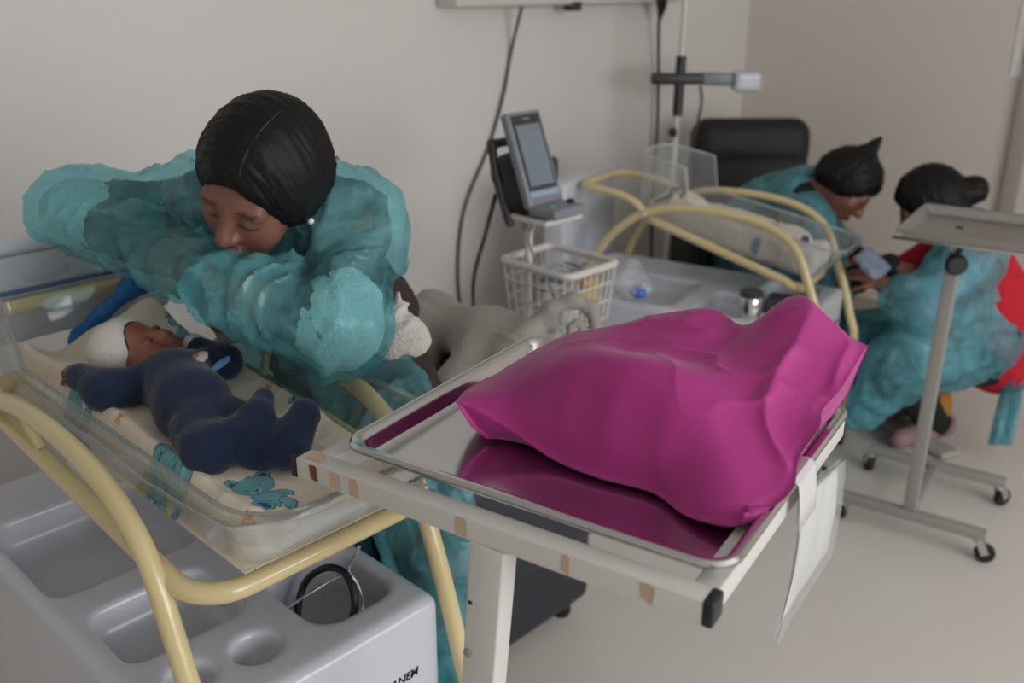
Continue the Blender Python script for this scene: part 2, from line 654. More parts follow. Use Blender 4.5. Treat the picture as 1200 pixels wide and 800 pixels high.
def nets(D, lo, res):
    S = D < 0
    a = S[:-1, :-1, :-1].astype(np.int8)
    cnt = np.zeros_like(a)
    for i in (0, 1):
        for j in (0, 1):
            for k in (0, 1):
                cnt += S[i:S.shape[0] - 1 + i, j:S.shape[1] - 1 + j, k:S.shape[2] - 1 + k]
    act = (cnt > 0) & (cnt < 8)
    idx = np.full(act.shape, -1, np.int64)
    cells = np.argwhere(act)
    idx[act] = np.arange(len(cells))
    acc = np.zeros((len(cells), 3))
    num = np.zeros(len(cells))
    corners = [(i, j, k) for i in (0, 1) for j in (0, 1) for k in (0, 1)]
    val = {c: D[cells[:, 0] + c[0], cells[:, 1] + c[1], cells[:, 2] + c[2]] for c in corners}
    for c in corners:
        for ax_ in range(3):
            if c[ax_] == 0:
                c2 = list(c)
                c2[ax_] = 1
                c2 = tuple(c2)
                v0, v1 = val[c], val[c2]
                x = (v0 < 0) != (v1 < 0)
                t = np.where(x, v0 / np.where(x, v0 - v1, 1), 0)
                p = np.tile(np.array(c, float), (len(cells), 1))
                p[:, ax_] += t
                acc += p * x[:, None]
                num += x
    V = lo + res * (cells + acc / num[:, None])
    Q = []
    for ax_ in range(3):
        o1, o2 = [(1, 2), (2, 0), (0, 1)][ax_]
        s0 = [slice(1, -1)] * 3
        s1 = [slice(1, -1)] * 3
        s0[ax_] = slice(0, -1)
        s1[ax_] = slice(1, None)
        A, B = S[tuple(s0)], S[tuple(s1)]
        e = np.argwhere(A != B)
        if not len(e):
            continue
        flip = A[tuple(e.T)]
        off = np.array([1, 1, 1])
        off[ax_] = 0
        e = e + off
        q = []
        for d1, d2 in ((0, 0), (1, 0), (1, 1), (0, 1)):
            g = e.copy()
            g[:, o1] -= 1 - d1
            g[:, o2] -= 1 - d2
            q.append(idx[tuple(g.T)])
        q = np.stack(q, 1)
        q[~flip] = q[~flip][:, ::-1]
        Q.append(q)
    return V, np.concatenate(Q)


def laplace(V, Q, it):
    e = np.concatenate([Q[:, [0, 1]], Q[:, [1, 2]], Q[:, [2, 3]], Q[:, [3, 0]]])
    a = np.concatenate([e[:, 0], e[:, 1]])
    b = np.concatenate([e[:, 1], e[:, 0]])
    c = np.bincount(a, minlength=len(V))[:, None].clip(1)
    for _ in range(it):
        S = np.stack([np.bincount(a, weights=V[b, i], minlength=len(V)) for i in range(3)], 1)
        V = V * 0.5 + 0.5 * S / c
    return V


def normals(V, Q):
    n = np.cross(V[Q[:, 2]] - V[Q[:, 0]], V[Q[:, 3]] - V[Q[:, 1]])
    N = np.zeros_like(V)
    for i in range(4):
        for c in range(3):
            N[:, c] += np.bincount(Q[:, i], weights=n[:, c], minlength=len(V))
    return N / (np.linalg.norm(N, axis=1)[:, None] + 1e-12)


def coords(me):
    v = np.empty(len(me.vertices) * 3, np.float32)
    me.vertices.foreach_get('co', v)
    return v.reshape(-1, 3).astype(float)


def paint(me, colors):
    at = me.color_attributes.new('Col', 'FLOAT_COLOR', 'POINT')
    c = np.ones((len(colors), 4), np.float32)
    c[:, :3] = colors
    at.data.foreach_set('color', c.ravel())


def text_mesh(s, size, M, ext=0.0006, shear=0.0, bold=0.0):
    """Lettering as flat raised mesh; M is a 4x4 placing its x/y plane."""
    cu = bpy.data.curves.new('t', 'FONT')
    cu.body = s
    cu.size = size
    cu.extrude = ext
    cu.shear = shear
    cu.offset = bold
    cu.align_x = 'CENTER'
    cu.align_y = 'CENTER'
    o = bpy.data.objects.new('t', cu)
    COL.objects.link(o)
    dg = bpy.context.evaluated_depsgraph_get()
    me = bpy.data.meshes.new_from_object(o.evaluated_get(dg))
    bpy.data.objects.remove(o)
    me.transform(M)
    return me


def place(x, y, o):
    """4x4 with local x axis x, local y axis y, origin o"""
    x, y = Vector(x).normalized(), Vector(y).normalized()
    z = x.cross(y)
    m = Matrix.Identity(4)
    for i, c in enumerate((x, y, z)):
        m[0][i], m[1][i], m[2][i] = c
    m[0][3], m[1][3], m[2][3] = o
    return m


# ================================================================== THE ROOM
RX0, RX1, RY0, RY1, RH = -1.7, 4.55, -2.5, 2.70, 2.75
struct('floor', MB().box(((RX0 + RX1) / 2, (RY0 + RY1) / 2, -0.05), ((RX1 - RX0) / 2 + 0.1, (RY1 - RY0) / 2 + 0.1, 0.05)).mesh(), M_FLOOR)
struct('ceiling', MB().box(((RX0 + RX1) / 2, (RY0 + RY1) / 2, RH + 0.05), ((RX1 - RX0) / 2 + 0.1, (RY1 - RY0) / 2 + 0.1, 0.05)).mesh(), M_CEIL)
struct('wall_left', MB().box(((RX0 + RX1) / 2, RY1 + 0.05, RH / 2), ((RX1 - RX0) / 2 + 0.1, 0.05, RH / 2)).mesh(), M_WALL)
struct('wall_back', MB().box((RX1 + 0.05, (RY0 + RY1) / 2, RH / 2), (0.05, (RY1 - RY0) / 2, RH / 2)).mesh(), M_WALL2)
struct('wall_front', MB().box((RX0 - 0.05, (RY0 + RY1) / 2, RH / 2), (0.05, (RY1 - RY0) / 2, RH / 2)).mesh(), M_WALL)
wr = MB()
for x0, x1, z0, z1 in ((RX0 - 0.1, WIN_X0, 0, RH), (WIN_X1, RX1 + 0.1, 0, RH), (WIN_X0, WIN_X1, 0, WIN_Z0), (WIN_X0, WIN_X1, WIN_Z1, RH)):
    wr.box(((x0 + x1) / 2, RY0 - 0.05, (z0 + z1) / 2), ((x1 - x0) / 2, 0.05, (z1 - z0) / 2))
struct('wall_right', wr.mesh(), M_WALL)
win = MB()
for z in (WIN_Z0 + 0.025, WIN_Z1 - 0.025):
    win.box(((WIN_X0 + WIN_X1) / 2, RY0 - 0.03, z), ((WIN_X1 - WIN_X0) / 2, 0.03, 0.025))
for k in range(4):
    win.box((WIN_X0 + 0.025 + (WIN_X1 - WIN_X0 - 0.05) * k / 3, RY0 - 0.03, (WIN_Z0 + WIN_Z1) / 2), (0.025, 0.03, (WIN_Z1 - WIN_Z0) / 2))
w1 = struct('window_1', win.mesh(), M_TRIM)
for k in range(3):
    cx = WIN_X0 + (WIN_X1 - WIN_X0) * (k + 0.5) / 3
    link('pane', MB().box((cx, RY0 - 0.04, (WIN_Z0 + WIN_Z1) / 2), (0.44, 0.003, 0.66)).mesh(), M_CLEAR, w1, smooth=False)
struct('baseboard_left', MB().box(((RX0 + RX1) / 2, RY1 - 0.006, 0.04), ((RX1 - RX0) / 2, 0.006, 0.04)).mesh(), M_TRIM)
struct('baseboard_back', MB().box((RX1 - 0.006, (1.34 + RY1) / 2, 0.04), (0.006, (RY1 - 1.34) / 2 - 0.012, 0.04)).mesh(), M_TRIM)
# door in the back wall; only its jamb shows at the right edge of the photograph
dr = struct('door_1', MB().box((RX1 - 0.008, 0.84, 1.02), (0.008, 0.43, 1.02)).mesh(), M_WALL2)
for y in (1.30, 0.38):
    link('door_frame', MB().box((RX1 - 0.016, y, 1.05), (0.016, 0.035, 1.05), 0.004).mesh(), M_TRIM, dr)
link('door_frame', MB().box((RX1 - 0.016, 0.84, 2.085), (0.016, 0.425, 0.035), 0.004).mesh(), M_TRIM, dr)
link('door_handle', MB().tube([(RX1 - 0.03, 0.5, 1.0), (RX1 - 0.06, 0.5, 1.0), (RX1 - 0.06, 0.62, 1.0)], 0.009).mesh(), M_CHROME, dr)

# poster on the back wall, upper right
po = thing('wall_poster', 'white notice sheet with wine and mauve print on the far wall', 'poster', (RX1 - 0.004, 1.2, 1.2))
link('sheet', MB().box((0.001, -0.01, 0.28), (0.002, 0.205, 0.28)).mesh(), M_PAPER, po, smooth=False)
link('printed_panel', MB().box((-0.0025, -0.02, 0.135), (0.001, 0.17, 0.075)).mesh(), mat('mauve_print', rgb(128, 96, 108), 0.7, var=0.25, nscale=20), po, smooth=False)
link('printed_band', MB().box((-0.0025, -0.02, 0.225), (0.001, 0.165, 0.011)).mesh(), M_WINE, po, smooth=False)

# service rail on the left wall with its sockets
rl = thing('service_rail', 'long white medical service rail high on the left wall', 'wall rail', (3.1, RY1 - 0.03, 1.5))
link('rail_body', MB().box((0.0, -0.03, 0.075), (0.70, 0.055, 0.075), 0.012).mesh(), M_WPAINT, rl)
link('rail_underside', MB().box((0.0, -0.03, 0.004), (0.66, 0.03, 0.006), 0.002).mesh(), M_GREYMET, rl)
for i, x in enumerate((-0.3, 0.02, 0.33)):
    s_ = link('socket', MB().box((x, -0.088, 0.085), (0.045, 0.006, 0.03), 0.004).mesh(), M_GREY if i else M_WHITE, rl)
    link('socket_slot', MB().box((x, -0.0955, 0.085), (0.02, 0.002, 0.008)).mesh(), M_BLACK, s_, smooth=False)
link('junction', MB().box((-0.05, -0.06, -0.005), (0.03, 0.025, 0.018), 0.004).mesh(), M_DGREY, rl)


def cord(name, pts, r, m, label, cat='cable', group=None, plug=None):
    o = top(name, MB().tube(cr(pts, 8), r, 8).mesh(), m, label, cat, group)
    return o


cord('power_cord', [(2.745, 2.60, 1.50), (2.775, 2.685, 1.33), (2.735, 2.688, 1.17), (2.655, 2.69, 0.98), (2.52, 2.69, 0.76), (2.475, 2.69, 0.55), (2.48, 2.685, 0.34), (2.5, 2.63, 0.06), (2.35, 2.45, 0.012)], 0.0065, M_CABLE,
     'grey power cord hanging down the wall behind the vital-signs monitor')
cord('monitor_lead', [(1.80, 1.80, 1.05), (1.82, 1.86, 0.93), (1.9, 2.0, 0.72), (2.02, 2.1, 0.45), (2.05, 2.05, 0.14), (2.2, 2.2, 0.012)], 0.0065, M_CABLE,
     'dark lead drooping from the back of the vital-signs monitor to the floor')
pc = thing('plug_cord', 'grey cord with black plug hanging from the service rail near the corner', 'cable', (3.67, 2.60, 0.0))
link('cord', MB().tube(cr([(3.64, 2.60, 1.47), (3.67, 2.63, 1.40), (3.72, 2.655, 1.2), (3.735, 2.655, 0.95), (3.735, 2.66, 0.6), (3.75, 2.65, 0.1)], 8), 0.008, 8).mesh(), M_CABLE, pc, True)
link('plug', MB().tube([(3.60, 2.575, 1.525), (3.635, 2.595, 1.485), (3.66, 2.62, 1.43)], [0.03, 0.024, 0.009], 10).mesh(), M_BLACK, pc, True)

# ================================================================== BASSINETS (one builder, two places)
TUBE_R = 0.0152


def tiltM(a, y0=-0.37, z0=0.87):
    return Matrix.Translation((0, y0, z0)) @ Matrix.Rotation(a, 4, 'X') @ Matrix.Translation((0, -y0, -z0))


def caster(mb_f, mb_w, c, r=0.032, a=0.0):
    d = np.array((math.cos(a), math.sin(a), 0))
    s = np.array((-d[1], d[0], 0))
    c = np.array(c, float)
    ax = c + d * 0.02
    R = frame_to(s)
    mb_w.lathe([(r * 0.9, -0.011), (r, -0.007), (r, 0.007), (r * 0.9, 0.011)], ax + np.array((0, 0, r - c[2])), 18, R)
    w = ax + np.array((0, 0, r - c[2]))
    for t in (-1, 1):
        mb_f.beam(w + s * 0.015 * t, np.array((c[0], c[1], 2 * r + 0.012)) + s * 0.015 * t, 0.022, 0.004, 0, up=s)
    mb_f.lathe([(0.016, 2 * r + 0.006), (0.018, 2 * r + 0.012), (0.012, 2 * r + 0.02), (0.01, c[2])], (c[0], c[1], 0), 12)


CAB = None


def bassinet(loc, rz, label, scale=(1, 1, 1), ringM=None, cabx=(1, 0), drop=0.0):
    global CAB
    t = thing('bassinet_stand', label, 'bassinet', loc, rz)
    t.scale = scale
    prof = [(-0.43, 0.10), (-0.43, 0.45), (-0.406, 0.559), (-0.371, 0.678), (-0.331, 0.789), (-0.30, 0.868), (-0.256, 0.925), (-0.168, 0.969),
            (-0.027, 0.989), (0.132, 0.983), (0.238, 0.950), (0.326, 0.885), (0.40, 0.79), (0.455, 0.66), (0.475, 0.5), (0.475, 0.10)]
    for s in (-1, 1):
        p = cr([(s * 0.216, y, z) for y, z in prof], 6)
        a = link('arch_tube', MB().tube(p, TUBE_R, 16).mesh(), M_CREAM, t)
        link('bolt', MB().lathe([(0.010, 0), (0.010, 0.006), (0.006, 0.010)], (s * (0.216 + TUBE_R - 0.003), 0.238, 0.948), 10, frame_to((s, 0, 0))).mesh(), M_WPAINT, a)
    # tub support ring
    rp = round_rect(-0.2, 0.2, -0.371, 0.40, 0.075, 8)
    ring = []
    for x, y in rp:
        u = min(1, max(0, (y + 0.371) / 0.24))
        ring.append((x, y, 0.855 + 0.062 * (u * u * (3 - 2 * u))))
    me = MB().tube(np.array(ring), TUBE_R, 16, closed=True).mesh()
    if ringM is not None:
        me.transform((Matrix.Translation(loc) @ Matrix.Rotation(rz, 4, 'Z') @ Matrix.Diagonal((*scale, 1))).inverted() @ ringM)
    rg = link('support_ring', me, M_CREAM, t)
    for s in (-1, 1):
        if ringM is None:
            link('bracket', MB().tube([(s * 0.205, -0.30, 0.872), (s * 0.216, -0.30, 0.868)], 0.008, 8).mesh(), M_CREAM, rg)
            link('bracket', MB().tube([(s * 0.2, 0.10, 0.917), (s * 0.216, 0.10, 0.975)], 0.008, 8).mesh(), M_CREAM, rg)
    # push handle round the head end
    h = [(-0.21, 0.235, 0.945), (-0.207, 0.30, 0.995), (-0.20, 0.40, 1.015), (-0.185, 0.475, 1.018), (-0.13, 0.505, 1.018), (0, 0.507, 1.018), (0.13, 0.505, 1.018),
         (0.185, 0.475, 1.018), (0.20, 0.40, 1.015), (0.207, 0.30, 0.995), (0.21, 0.235, 0.945)]
    link('push_handle', MB().tube(cr(h, 6), TUBE_R, 16).mesh(), M_CREAM, t)
    # white head panel with its finger holes, standing behind the handle
    hp = link('head_panel', MB().box((-0.01, 0.575, 1.035 if not drop else 0.90), (0.26, 0.045, 0.10 if not drop else 0.235), 0.018).mesh(), M_WHITE, t)
    hp.location.z = -drop
    for x in (-0.2, 0.2):
        link('panel_post', MB().beam((x, 0.56, 0.45), (x, 0.56, 0.96), 0.03, 0.03, 0.004).mesh(), M_WHITE, hp)
        link('panel_foot', MB().beam((x, 0.465, 0.46), (x, 0.575, 0.46), 0.03, 0.03, 0.004).mesh(), M_WHITE, hp)
    for x in (-0.15, 0.0, 0.15):
        link('finger_recess', MB().lathe([(0.036, 0), (0.03, 0.0015)], (x, 0.5305, 1.07), 20, np.array([[1.5, 0, 0], [0, 0, -1], [0, 0.6, 0]])).mesh(), mat('recess_plastic', rgb(190, 193, 202), 0.4), hp)
    # cabinet with moulded recesses in its top
    if CAB is None:
        x0, x1, y0, y1, zt = -0.265, 0.200, -0.380, 0.52, 0.674
        P = [rbox(((x0 + x1) / 2, (y0 + y1) / 2, 0.40), ((x1 - x0) / 2, (y1 - y0) / 2, 0.274), 0.022)]

        def cut(X0, X1, Y0, Y1, dep, r=0.03):
            P.append(rbox(((X0 + X1) / 2 - 0.64, (Y0 + Y1) / 2 - 1.35, zt), ((X1 - X0) / 2, (Y1 - Y0) / 2, dep), r, k=0.012, op='s'))
        cut(0.40, 0.66, 1.40, 1.70, 0.075, 0.04)
        cut(0.415, 0.605, 1.165, 1.325, 0.06)
        cut(0.655, 0.805, 1.035, 1.215, 0.11, 0.045)
        for cx, cy, r in ((0.563, 1.072, 0.036), (0.462, 1.082, 0.034)):
            P.append(ell((cx - 0.64, cy - 1.35, zt), (r, r, 0.05), k=0.01, op='s'))
        CAB = sdf(P, 0.006, smooth=1, name='cabinet')
        CAB.materials.append(M_WHITE)
        shade(CAB, 60)
    cb = bpy.data.objects.new('cabinet', CAB)
    COL.objects.link(cb)
    cb.parent = t
    cb.scale.x, cb.location.x = cabx
    link('drawer_front', MB().box((-0.03, -0.383, 0.30), (0.20, 0.004, 0.10), 0.003).mesh(), M_WHITE, cb)
    me = text_mesh('FANEM', 0.0205, place((1, 0, 0), (0, 0, 1), (0.112, -0.3808, 0.556)), shear=0.2, bold=0.0002)
    link('maker_lettering', me, M_INK, cb, smooth=False)
    me = MB().add([(0.060, -0.3815, 0.548), (0.068, -0.3815, 0.548), (0.076, -0.3815, 0.564), (0.064, -0.3815, 0.564)], [(0, 1, 2, 3)]).mesh()
    link('maker_emblem', me, M_INK, cb, smooth=False)
    for sx in (-1, 1):
        for y in (-0.43, 0.475):
            f, w = MB(), MB()
            caster(f, w, (sx * 0.216, y, 0.11), 0.04, 0.6 * sx + y)
            c = link('caster', f.mesh(), M_GREYMET, t)
            link('wheel', w.mesh(), M_RUBBER, c)
    return t


def tub(loc, label, T, m1=M_CLEAR, m2=M_EDGE):
    t = thing('bassinet_tub', label, 'tub', loc)
    T = Matrix.Translation(-Vector(loc)) @ T
    cx, hx, y0, y1 = 0.012, 0.181, -0.482, 0.495
    R = round_rect(cx - hx, cx + hx, y0, y1, 0.085, 9)
    Fl = round_rect(cx - 0.148, cx + 0.148, -0.395, 0.455, 0.05, 9)

    def dens(P):
        out = []
        n = len(P)
        for i in range(n):
            a, b = P[i], P[(i + 1) % n]
            k = 16 if np.linalg.norm(b - a) > 0.2 else 1
            for j in range(k):
                out.append(a + (b - a) * j / k)
        return np.array(out)
    R, Fl = dens(R), dens(Fl)
    up = lambda y: 0.115 * (lambda u: u * u * (3 - 2 * u))(min(1, max(0, (y - 0.205) / 0.05)))
    n = len(R)
    rings = [[(x * 0.8 + cx * 0.2, y * 0.9, 0.884) for x, y in Fl], [(x, y, 0.886) for x, y in Fl]]
    for q in (0.12, 0.35, 0.6, 0.85, 1.0):
        g = []
        for i in range(n):
            e = q ** 0.8
            x, y = Fl[i] * (1 - e) + R[i] * e
            g.append((x, y, 0.886 + (1.005 + up(R[i][1]) - 0.886) * q))
        rings.append(g)
    rim = [(x, y, 1.005 + up(y)) for x, y in R]
    c2 = np.array((cx, 0.0))
    fl = []
    for x, y, z in rim:
        d = np.array((x - cx, (y - 0.005) * 0.37))
        d /= np.linalg.norm(d)
        fl.append((x + d[0] * 0.012, y + d[1] * 0.012, z))
    rings.append(fl)
    rings.append([(x, y, z - 0.006) for x, y, z in fl])
    vs = [p for g in rings for p in g]
    fs = [(i * n + k, i * n + (k + 1) % n, (i + 1) * n + (k + 1) % n, (i + 1) * n + k) for i in range(len(rings) - 1) for k in range(n)]
    fs.append(tuple(range(n))[::-1])
    me = MB().add(vs, fs).mesh()
    me.transform(T)
    sh = link('tub_shell', me, m1, t)
    so = sh.modifiers.new('thickness', 'SOLIDIFY')
    so.thickness = 0.003
    me = MB().tube(np.array(rim), 0.003, 8, closed=True).mesh()
    me.transform(T)
    link('tub_rim', me, m2, t)
    # maker's mark moulded on the foot end and on the far side
    me = text_mesh('Fanem', 0.021, place((1, 0, 0), (0, -0.42, 0.9), (0.075, -0.470, 0.966)), shear=0.25)
    me.transform(T)
    link('maker_mark', me, M_INKG, t, smooth=False)
    return t


FPHI = 0.2
NEAR_T = Matrix.Translation((0.64, 1.35, 0))
# the far tub is tipped up at the head: foot rim at (2.9, 1.268, 0.793)
FAR_T = (Matrix.Translation((2.90, 1.268, 0.793)) @ Matrix.Rotation(FPHI, 4, 'Z') @ Matrix.Rotation(0.184, 4, 'X')
         @ Matrix.Diagonal((0.72, 0.77, 1.0, 1)) @ Matrix.Translation((-0.012, 0.48, -1.005)))
near_b = bassinet((0.64, 1.35, 0), 0.0, 'cream tubular bassinet stand with white cabinet beneath the sleeping baby')
far_b = bassinet((2.816, 1.682, 0), FPHI, 'cream tubular bassinet stand with tipped-up tub beside the black armchair', (0.78, 1, 0.894), FAR_T, (1.5, -0.1), 0.10)
near_t = tub((0.64, 1.35, 0.88), 'clear acrylic tub holding the sleeping baby', NEAR_T)
far_t = tub((2.816, 1.682, 0.7), 'clear acrylic tub with crumpled bedding on the tilted far stand', FAR_T, M_CLEAR2, M_EDGE2)

# ------------------------------------------------------------------ near bedding
CREAMC = np.array(rgb(232, 220, 202))
BLUEB, DBLUE, INKC = np.array(rgb(118, 180, 192)), np.array(rgb(38, 98, 150)), np.array(rgb(52, 70, 84))
ORANGE, GREENC, LGREY = np.array(rgb(226, 148, 72)), np.array(rgb(190, 200, 120)), np.array(rgb(206, 206, 202))


def disc(C, P, c, r, col, ax=None, outline=0.0):
    d = P - np.array(c)
    if ax is not None:
        a, el = ax
        ca, sa = math.cos(a), math.sin(a)
        d = np.stack([(d[:, 0] * ca + d[:, 1] * sa) / el, -d[:, 0] * sa + d[:, 1] * ca], 1)
    q = np.linalg.norm(d, axis=1)
    if outline:
        C[q < r + outline] = INKC
    C[q < r] = col


def bear(C, P, c, ang, s=1.0, col=BLUEB):
    """flat print: teddy bear, head at c, body in direction ang"""
    e = np.array((math.cos(ang), math.sin(ang)))
    n = np.array((-e[1], e[0]))
    at = lambda a, b: np.array(c) + s * (a * e + b * n)
    o = 0.0012
    disc(C, P, at(0.062, 0.0), 0.026 * s, col, (ang, 1.25), o)
    disc(C, P, at(0.05, 0.028), 0.010 * s, col, (ang + 0.9, 1.8), o)
    disc(C, P, at(0.088, 0.020), 0.013 * s, col, None, o)
    disc(C, P, at(0.082, -0.018), 0.017 * s, col, None, o)
    disc(C, P, at(0.084, -0.018), 0.010 * s, DBLUE, (ang, 1.2))
    for b in (-0.026, 0.026):
        disc(C, P, at(-0.020, b), 0.0125 * s, col, None, o)
        disc(C, P, at(-0.020, b), 0.0068 * s, DBLUE)
    disc(C, P, at(0.0, 0.0), 0.030 * s, col, (ang + PI / 2, 1.12), o)
    disc(C, P, at(0.013, 0.0), 0.0085 * s, np.array(rgb(150, 205, 214)))
    disc(C, P, at(0.010, 0.001), 0.0034 * s, INKC)
    for b in (-0.012, 0.011):
        disc(C, P, at(-0.002, b), 0.0022 * s, INKC)
    disc(C, P, at(0.019, -0.001), 0.002 * s, np.array(rgb(180, 90, 110)))


def flower(C, P, c, s=1.0, col=ORANGE):
    d = P - np.array(c)
    a = np.arctan2(d[:, 1], d[:, 0])
    C[np.linalg.norm(d, axis=1) < s * 0.010 * (0.65 + 0.4 * np.cos(5 * a))] = col


def sstep(a, b, x):
    u = np.clip((x - a) / (b - a), 0, 1)
    return u * u * (3 - 2 * u)


def quilt_z(X, Y):
    rr_ = 0.06
    qx, qy = np.abs(X - 0.6525) - (0.1555 - rr_), np.abs(Y - 1.371) - (0.419 - rr_)
    ed = rr_ - np.hypot(np.maximum(qx, 0), np.maximum(qy, 0)) - np.minimum(np.maximum(qx, qy), 0)
    z = 0.893 + 0.040 * sstep(0, 0.045, ed) + 0.042 * np.clip((Y - 1.0) / 0.75, 0, 1) * sstep(0, 0.04, ed)
    z = z + 0.018 * np.exp(-((X - 0.775) / 0.03) ** 2) * sstep(0, 0.03, ed) + 0.020 * np.exp(-((X - 0.525) / 0.03) ** 2) * sstep(0, 0.03, ed)
    z = z + 0.040 * np.exp(-((X - 0.745) / 0.07) ** 2 - ((Y - 1.70) / 0.07) ** 2)
    z = z - 0.030 * np.exp(-((X - 0.60) / 0.05) ** 2 - ((Y - 1.72) / 0.05) ** 2)
    P = np.stack([X.ravel(), Y.ravel(), 0 * X.ravel()], 1)
    nz = (vnoise(P * 14, 3).reshape(X.shape) - 0.5) * 0.014 + (ridged(P * (16, 9, 1), 9).reshape(X.shape) - 0.4) * 0.008
    crease = 0.012 * np.exp(-((X - 0.52 - 0.35 * (Y - 1.155)) / 0.16) ** 2) * (sstep(1.14, 1.152, Y) - sstep(1.152, 1.20, Y))
    return z + nz * sstep(0, 0.03, ed) + crease


def sheet_mesh(zf, x0, x1, y0, y1, nx, ny, zb):
    X, Y = np.meshgrid(np.linspace(x0, x1, nx), np.linspace(y0, y1, ny), indexing='ij')
    Z = zf(X, Y)
    mb = MB().grid(np.stack([X, Y, Z], -1))
    # closed underside
    idx = lambda i, j: i * ny + j
    loop = [idx(i, 0) for i in range(nx)] + [idx(nx - 1, j) for j in range(1, ny)] + [idx(i, ny - 1) for i in range(nx - 2, -1, -1)] + [idx(0, j) for j in range(ny - 2, 0, -1)]
    b = len(mb.v)
    for q in loop:
        mb.v.append((mb.v[q][0], mb.v[q][1], zb))
    L = len(loop)
    for k in range(L):
        k2 = (k + 1) % L
        mb.f.append((loop[k2], loop[k], b + k, b + k2))
    mb.f.append(tuple(b + k for k in range(L)))
    return mb.mesh()


me = sheet_mesh(quilt_z, 0.497, 0.808, 0.952, 1.79, 165, 420, 0.892)
V = coords(me)
P2 = V[:, :2]
Cc = np.tile(CREAMC, (len(V), 1))
bear(Cc, P2, (0.588, 1.073), math.radians(-97), 0.85)
bear(Cc, P2, (0.512, 1.215), math.radians(-95), 0.85)
bear(Cc, P2, (0.515, 1.50), math.radians(-120), 0.8)
bear(Cc, P2, (0.782, 1.62), math.radians(-110), 0.75)
bear(Cc, P2, (0.785, 1.22), math.radians(-60), 0.75)
for c in ((0.495, 1.16), (0.50, 1.245)):
    disc(Cc, P2, c, 0.016, GREENC)
disc(Cc, P2, (0.488, 1.19), 0.02, LGREY)
bear(Cc, P2, (0.520, 1.198), math.radians(200), 0.62)
for c in ((0.557, 1.135), (0.533, 0.992), (0.777, 1.66), (0.802, 1.585), (0.772, 1.585), (0.585, 1.30), (0.76, 1.30), (0.80, 1.40), (0.535, 1.36), (0.70, 1.72), (0.515, 1.62), (0.79, 1.13), (0.71, 0.99)):
    flower(Cc, P2, c, 1.0)
for c in ((0.785, 1.45), (0.775, 1.24), (0.535, 1.41), (0.66, 1.72)):
    disc(Cc, P2, c, 0.009, np.array(rgb(206, 208, 200)), None, 0.001)
paint(me, Cc)
top('baby_quilt', me, M_QUILT, 'cream padded quilt printed with blue teddy bears under the baby', 'quilt')


# white sheet: lines the foot and the near side of the tub, wrinkled
def lining():
    V = []
    path = [(0.80, 0.985), (0.74, 0.968), (0.62, 0.966), (0.555, 0.970), (0.520, 0.995), (0.514, 1.08), (0.512, 1.2), (0.511, 1.4), (0.511, 1.55)]
    P = cr([(x, y, 0) for x, y in path], 14)
    for i, p in enumerate(P):
        row = []
        s = i / (len(P) - 1)
        for j in range(22):
            v = j / 21
            z = 0.891 + v * (0.062 - 0.030 * s) + 0.006 * math.sin(9 * s + 5 * v) * v
            out = 0.018 * v + 0.010 * v * (ridged(np.array([[s * 14, v * 3, 0]]), 5)[0] - 0.5)
            nx, ny = (0, -1) if s < 0.4 else (-1, 0)
            w = min(1, max(0, (s - 0.36) / 0.12))
            nx, ny = -w, -(1 - w)
            row.append((p[0] + nx * out * 0.8, p[1] + ny * (0.006 + out * 1.3), z))
        V.append(row)
    return MB().grid(np.array(V)).mesh()


o = top('bed_sheet', lining(), M_SHEET, 'crumpled white sheet lining the foot end of the near clear tub', 'sheet')
so = o.modifiers.new('thickness', 'SOLIDIFY')
so.thickness = 0.002

# blue glove-like scrap at the head of the tub, blue lead clipped along the handle
g = [cap((0.70, 1.795, 0.985), (0.765, 1.775, 1.035), 0.012, 0.020), cap((0.765, 1.775, 1.035), (0.80, 1.77, 1.03), 0.02, 0.012),
     cap((0.70, 1.795, 0.985), (0.655, 1.80, 0.955), 0.012, 0.008), cap((0.655, 1.80, 0.955), (0.64, 1.79, 0.945), 0.010, 0.012)]
top('rubber_glove', sdf(g, 0.004, 1, disp=lambda V, N: 0.006 * (ridged(V * 38, 2) - 0.4)), M_BLUE, 'crumpled blue rubber glove by the head of the clear tub', 'glove')
cord('blue_lead', [(0.43, 1.872, 1.040), (0.53, 1.868, 1.042), (0.65, 1.862, 1.044), (0.76, 1.855, 1.046), (0.82, 1.83, 1.045), (0.85, 1.78, 1.035), (0.855, 1.70, 1.01)], 0.0045,
     mat('blue_cable', rgb(48, 84, 140), 0.4), 'thin blue lead lying along the head handle of the near bassinet')

# stethoscope in the cabinet compartment
st = thing('stethoscope', 'black and chrome stethoscope coiled in the cabinet compartment', 'stethoscope', (0.73, 1.12, 0.57))
link('tubing', MB().tube(cr([(0.66, 1.19, 0.60), (0.675, 1.10, 0.605), (0.70, 1.065, 0.615), (0.738, 1.066, 0.65), (0.752, 1.10, 0.69), (0.745, 1.15, 0.685), (0.72, 1.18, 0.65), (0.69, 1.16, 0.60), (0.70, 1.11, 0.585), (0.74, 1.08, 0.59)], 8), 0.0062, 10).mesh(), M_BLACK, st, True)
for k, pts in enumerate(([(0.745, 1.068, 0.61), (0.768, 1.083, 0.63), (0.773, 1.10, 0.66), (0.768, 1.118, 0.685), (0.79, 1.125, 0.70), (0.802, 1.128, 0.715)],
                         [(0.65, 1.155, 0.64), (0.70, 1.14, 0.66), (0.735, 1.13, 0.672), (0.762, 1.118, 0.682)])):
    b = link('binaural_tube', MB().tube(cr(pts, 6), 0.0028, 8).mesh(), M_CHROME, st, True)
    if k == 0:
        link('ear_tip', sdf([ell((0.802, 1.128, 0.720), (0.007, 0.007, 0.008))], 0.002, 1), M_BLACK, b, True)
